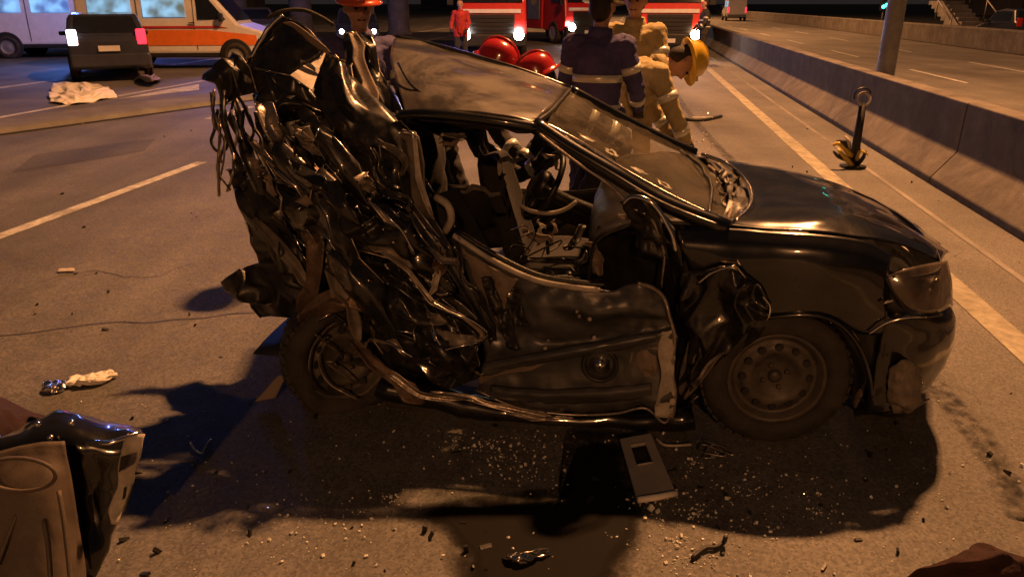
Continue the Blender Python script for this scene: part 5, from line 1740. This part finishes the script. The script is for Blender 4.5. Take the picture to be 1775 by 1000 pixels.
def ambulance(loc, rz, label, lower, upper, blue=True, name='ambulance', cat='ambulance', stripe=True, sc=1.0):
    r = thing(name, loc, label, cat, None, rz, local=True)
    r.scale = (sc, sc, sc)
    prof = [(2.45, .40), (2.5, .78), (2.38, .98), (1.75, 1.18), (1.1, 1.95), (.85, 2.25), (-2.3, 2.35), (-2.45, 2.2), (-2.48, .40)]
    v, f, w = v_body(prof, .97, .07)
    link_mesh('body', v, f, M[upper], r, smooth=False, bevel=.07)
    MB().box((0, 0, .40), (4.9, 1.9, .20)).build('sill', M['black'], r, smooth=False, bevel=.03)
    MB().box((2.42, 0, .50), (.26, 1.86, .3)).build('bumper', M['grey'], r, smooth=False, bevel=.06)
    MB().box((-2.46, 0, .50), (.14, 1.86, .26)).build('bumper', M['grey'], r, smooth=False, bevel=.04)
    quad('windscreen', [(1.72, -.84, 1.24), (1.72, .84, 1.24), (1.13, .78, 1.94), (1.13, -.78, 1.94)], M['window'], r, .04)
    for s in (-1, 1):
        y = lambda z: s * (w(z) + .006)
        if stripe:
            quad('side_stripe', [(2.25, y(.62), .62), (-2.42, y(.62), .62), (-2.42, y(1.0), 1.02), (.9, y(1.0), 1.02), (2.2, y(.9), .88)], M[lower], r, .008)
            quad('stripe_edge', [(-2.42, y(1.07), 1.07), (-2.42, y(1.12), 1.12), (1.2, y(1.12), 1.12), (1.5, y(1.07), 1.07)], M['red'], r, .006)
        quad('side_window', [(1.45, y(1.28), 1.28), (.70, y(1.28), 1.28), (.70, y(1.86), 1.86), (1.0, y(1.86), 1.86)], M['window'], r, .012)
        quad('rear_window', [(.40, y(1.35), 1.35), (-.7, y(1.35), 1.35), (-.7, y(1.9), 1.9), (.40, y(1.9), 1.9)], M['window_blue'], r, .012)
        quad('rear_window', [(-1.0, y(1.35), 1.35), (-2.1, y(1.35), 1.35), (-2.1, y(1.9), 1.9), (-1.0, y(1.9), 1.9)], M['window_blue'], r, .012)
        MB().box((.55, y(1.0) + s * .01, 1.2), (.16, .02, .03)).build('door_handle', M['black'], r, smooth=False)
        MB().tube([(.62, y(.5), .5), (.60, y(1.2), 1.2), (.62, y(1.9), 1.95)], .008, 5).build('door_gap', M['black'], r)
        MB().tube([(-.85, y(.5), .5), (-.85, y(1.2), 1.2), (-.85, y(2.0), 2.0)], .008, 5).build('door_gap', M['black'], r)
        MB().box((1.35, s * 1.08, 1.34), (.12, .18, .22)).build('mirror', M['black'], r, smooth=False, bevel=.03)
        MB().box((2.34, s * .74, .84), (.2, .36, .17)).build('headlight', M['tail_white'], r, smooth=False, bevel=.04)
        MB().box((-2.47, s * .86, 1.05), (.05, .14, .5)).build('tail_light', M['tail'], r, smooth=False, bevel=.02)
        for x in (1.62, -1.55):
            Mx = Matrix.Translation((x, s * .965, .36)) @ Matrix.Rotation(-s * math.pi / 2, 4, 'X')
            MB().lathe([(.43, .0), (.43, .02), (.40, .024), (.001, .024)], Mx, 24).build('wheel_arch', M['black'], r)
            v_wheel(r, x, s * .92, .34, .2)
    if blue:
        for s in (-1, 1):
            MB().box((.75, s * .42, 2.36), (.26, .5, .14)).build('beacon', M['beacon'], r, smooth=False, bevel=.03)
        point('beacon_light', (.75, 0, 2.75), BLUE_POWER * 1.8, (.12, .22, 1), .2, r)
        point('beacon_light', (-2.7, 0, 2.3), BLUE_POWER * 1.5, (.12, .30, 1), .2, r)
    return r


ap = px_loc(318, 60, 22.5)
ambulance(ap, R(6), 'white ambulance with orange lower side parked sideways behind the crushed rear', 'orange', 'white')
bp_ = px_loc(120, 40, 27)
ambulance(bp_, R(10), 'white box van half hidden behind the dark hatchback', 'white', 'white', True, 'white_van', 'van', False, 1.05)


def hatchback(loc, rz, label, m='navy', tail=True, head=False, group=None, name='parked_car'):
    r = thing(name, loc, label, 'car', group, rz, local=True)
    prof = [(1.95, .28), (2.0, .55), (1.9, .75), (.95, .95), (.3, 1.42), (-.4, 1.5), (-1.35, 1.46), (-1.75, 1.05), (-1.9, .95), (-1.92, .28)]
    v, f, w = v_body(prof, .84, .22, .9)
    link_mesh('body', v, f, M[m], r, smooth=False, bevel=.07)
    quad('rear_window', [(-1.735, -.68, 1.06), (-1.735, .68, 1.06), (-1.40, .60, 1.41), (-1.40, -.60, 1.41)], M['window'], r, .02)
    quad('windscreen', [(.94, -.74, .985), (.94, .74, .985), (.36, .62, 1.40), (.36, -.62, 1.40)], M['window'], r, .03)
    MB().box((-1.94, 0, .48), (.10, 1.64, .30)).build('bumper', M[m], r, smooth=False, bevel=.04)
    MB().box((1.97, 0, .42), (.12, 1.64, .30)).build('bumper', M[m], r, smooth=False, bevel=.04)
    MB().box((-1.955, 0, .74), (.02, .44, .12)).build('number_plate', M['plate'], r, smooth=False)
    for s in (-1, 1):
        y = lambda z: s * (w(z) + .005)
        quad('side_window', [(.62, y(.98), .98), (-.3, y(.98), .98), (-.3, y(1.38), 1.38), (.2, y(1.38), 1.38)], M['window'], r, .012)
        quad('side_window', [(-.38, y(.98), .98), (-1.35, y(1.0), 1.0), (-1.15, y(1.38), 1.38), (-.38, y(1.38), 1.38)], M['window'], r, .012)
        MB().box((-1.86, s * .70, .98), (.12, .2, .34)).build('tail_light', M['tail'] if (tail and s < 0) else M['tail_white'] if tail else M['red'], r, smooth=False, bevel=.03)
        lamp_disc('headlight', (1.93, s * .62, .66), .09, M['head'] if head else M['grey'], r)
        MB().box((.62, s * .93, 1.0), (.12, .16, .1)).build('mirror', M['black'], r, smooth=False, bevel=.03)
        for x in (1.25, -1.2):
            Mx = Matrix.Translation((x, s * .835, .30)) @ Matrix.Rotation(-s * math.pi / 2, 4, 'X')
            MB().lathe([(.36, .0), (.36, .012), (.001, .014)], Mx, 24).build('wheel_arch', M['black'], r)
            v_wheel(r, x, s * .78, .29, .18)
    return r


hp_ = px_loc(182, 60, 19.6)
hatchback(hp_, math.atan2(hp_.y, hp_.x) + R(1), 'dark hatchback seen from behind in front of the ambulance')
l_, a_ = face_cam(446, 40)
hatchback(l_, a_, 'far car with two small white headlights left of the crushed rear', 'grey', False, True)
l_, a_ = face_cam(1335, 84)
ambulance(Q(86, 10.3), math.atan2(RD.y, RD.x), 'white van driving away on the far carriageway', 'white', 'white', False, 'white_van', 'van', False, 1.0)
l_, a_ = face_cam(620, 33)
hatchback(l_, a_, 'far car with white headlights behind the orange helmet', 'navy', False, True)
hatchback(Q(36.5, 16), math.atan2(RD.y, RD.x), 'dark car parked beyond the far roadside barrier', 'navy', False, False)

# ------------------------------------------------------------------ far structures
for k, (x, lab) in enumerate([(408, 'round concrete bridge column above the ambulance nose'), (520, 'wide concrete bridge column behind the crushed rear'), (690, 'concrete bridge column right of the orange helmet')]):
    b_ = px_loc(x, 10, 46)
    col = thing('bridge_column', b_, lab, 'column', 'bridge columns')
    MB().lathe([(.75, 0), (.7, .15), (.62, .3), (.62, 6.0), (.9, 6.5), (1.1, 6.8)], Matrix.Translation(b_), 20).build('shaft', M['concrete_light'], col)
    MB().box(b_ + Vector((0, 0, 7.1)), (5, 2, .6)).build('cap_beam', M['concrete_light'], col, smooth=False)
BRG = thing('bridge_deck', Vector((-12, 46, 7.4)), 'concrete bridge deck carried by round columns behind the vehicles', 'bridge')
MB().box((-12, 46, 7.9), (46, 9, .9)).build('deck', M['concrete_light'], BRG, smooth=False)
MB().box((-12, 41.7, 8.75), (46, .25, .8)).build('parapet', M['concrete_light'], BRG, smooth=False)

ST = thing('roadside_stairs', Q(45, 17), 'pale stairway beyond the far barrier at the top right', 'stairs')
for k in range(9):
    MB().box(Q(43 + .55 * k, 17, .12 + .2 * k), (1.0, 2.4, .2), Matrix.Rotation(-RA, 3, 'Z')).build('step', M['concrete_light'], ST, smooth=False)
for s in (-1, 1):
    MB().tube([Q(43, 17 + 1.2 * s, .9), Q(47.5, 17 + 1.2 * s, 2.8)], .04, 6).build('handrail', M['galv'], ST)
    for k in (0, 4, 8):
        MB().tube([Q(43 + .55 * k, 17 + 1.2 * s, .1 + .2 * k), Q(43 + .55 * k, 17 + 1.2 * s, .95 + .23 * k)], .03, 6).build('rail_post', M['galv'], ST)
sg = px_loc(1532, 12, 60)
SG = thing('traffic_signal', sg, 'small green signal on a post beyond the far carriageway', 'signal')
MB().tube([sg, sg + Vector((0, 0, 2.2))], .06, 8).build('post', M['galv'], SG)
MB().box(sg + Vector((0, 0, 1.6)), (.5, .3, .9)).build('housing', M['black'], SG, smooth=False, bevel=.04)
for k in (0, 1):
    MB().ball(sg + Vector((-.1 + .22 * k, -.16, 1.45 + .12 * k)), .13, 12, 8).build('lens', M['green'], SG)
# far buildings closing the view at the ends of the road
for k, (x, y, w, d, h, lab) in enumerate([(-70, 120, 60, 20, 14, 'low dark building far behind the white box van'), (10, 230, 70, 20, 18, 'dark building far at the end of the motorway'), (95, 120, 50, 20, 12, 'dark building beyond the stairs at the top right')]):
    b_ = thing('far_building', Vector((x, y, 0)), lab, 'building', 'far buildings')
    MB().box((x, y, h / 2), (w, d, h)).build('walls', M['building'], b_, smooth=False)
    MB().box((x, y, h + .2), (w + 1, d + 1, .4)).build('roof', M['building'], b_, smooth=False)
    for i in range(int(w / 6)):
        for j in range(int(h / 4)):
            MB().box((x - w / 2 + 3 + i * 6, y - d / 2 - .02, 2.2 + j * 4), (2.2, .12, 1.5)).build('window', M['window'], b_, smooth=False)
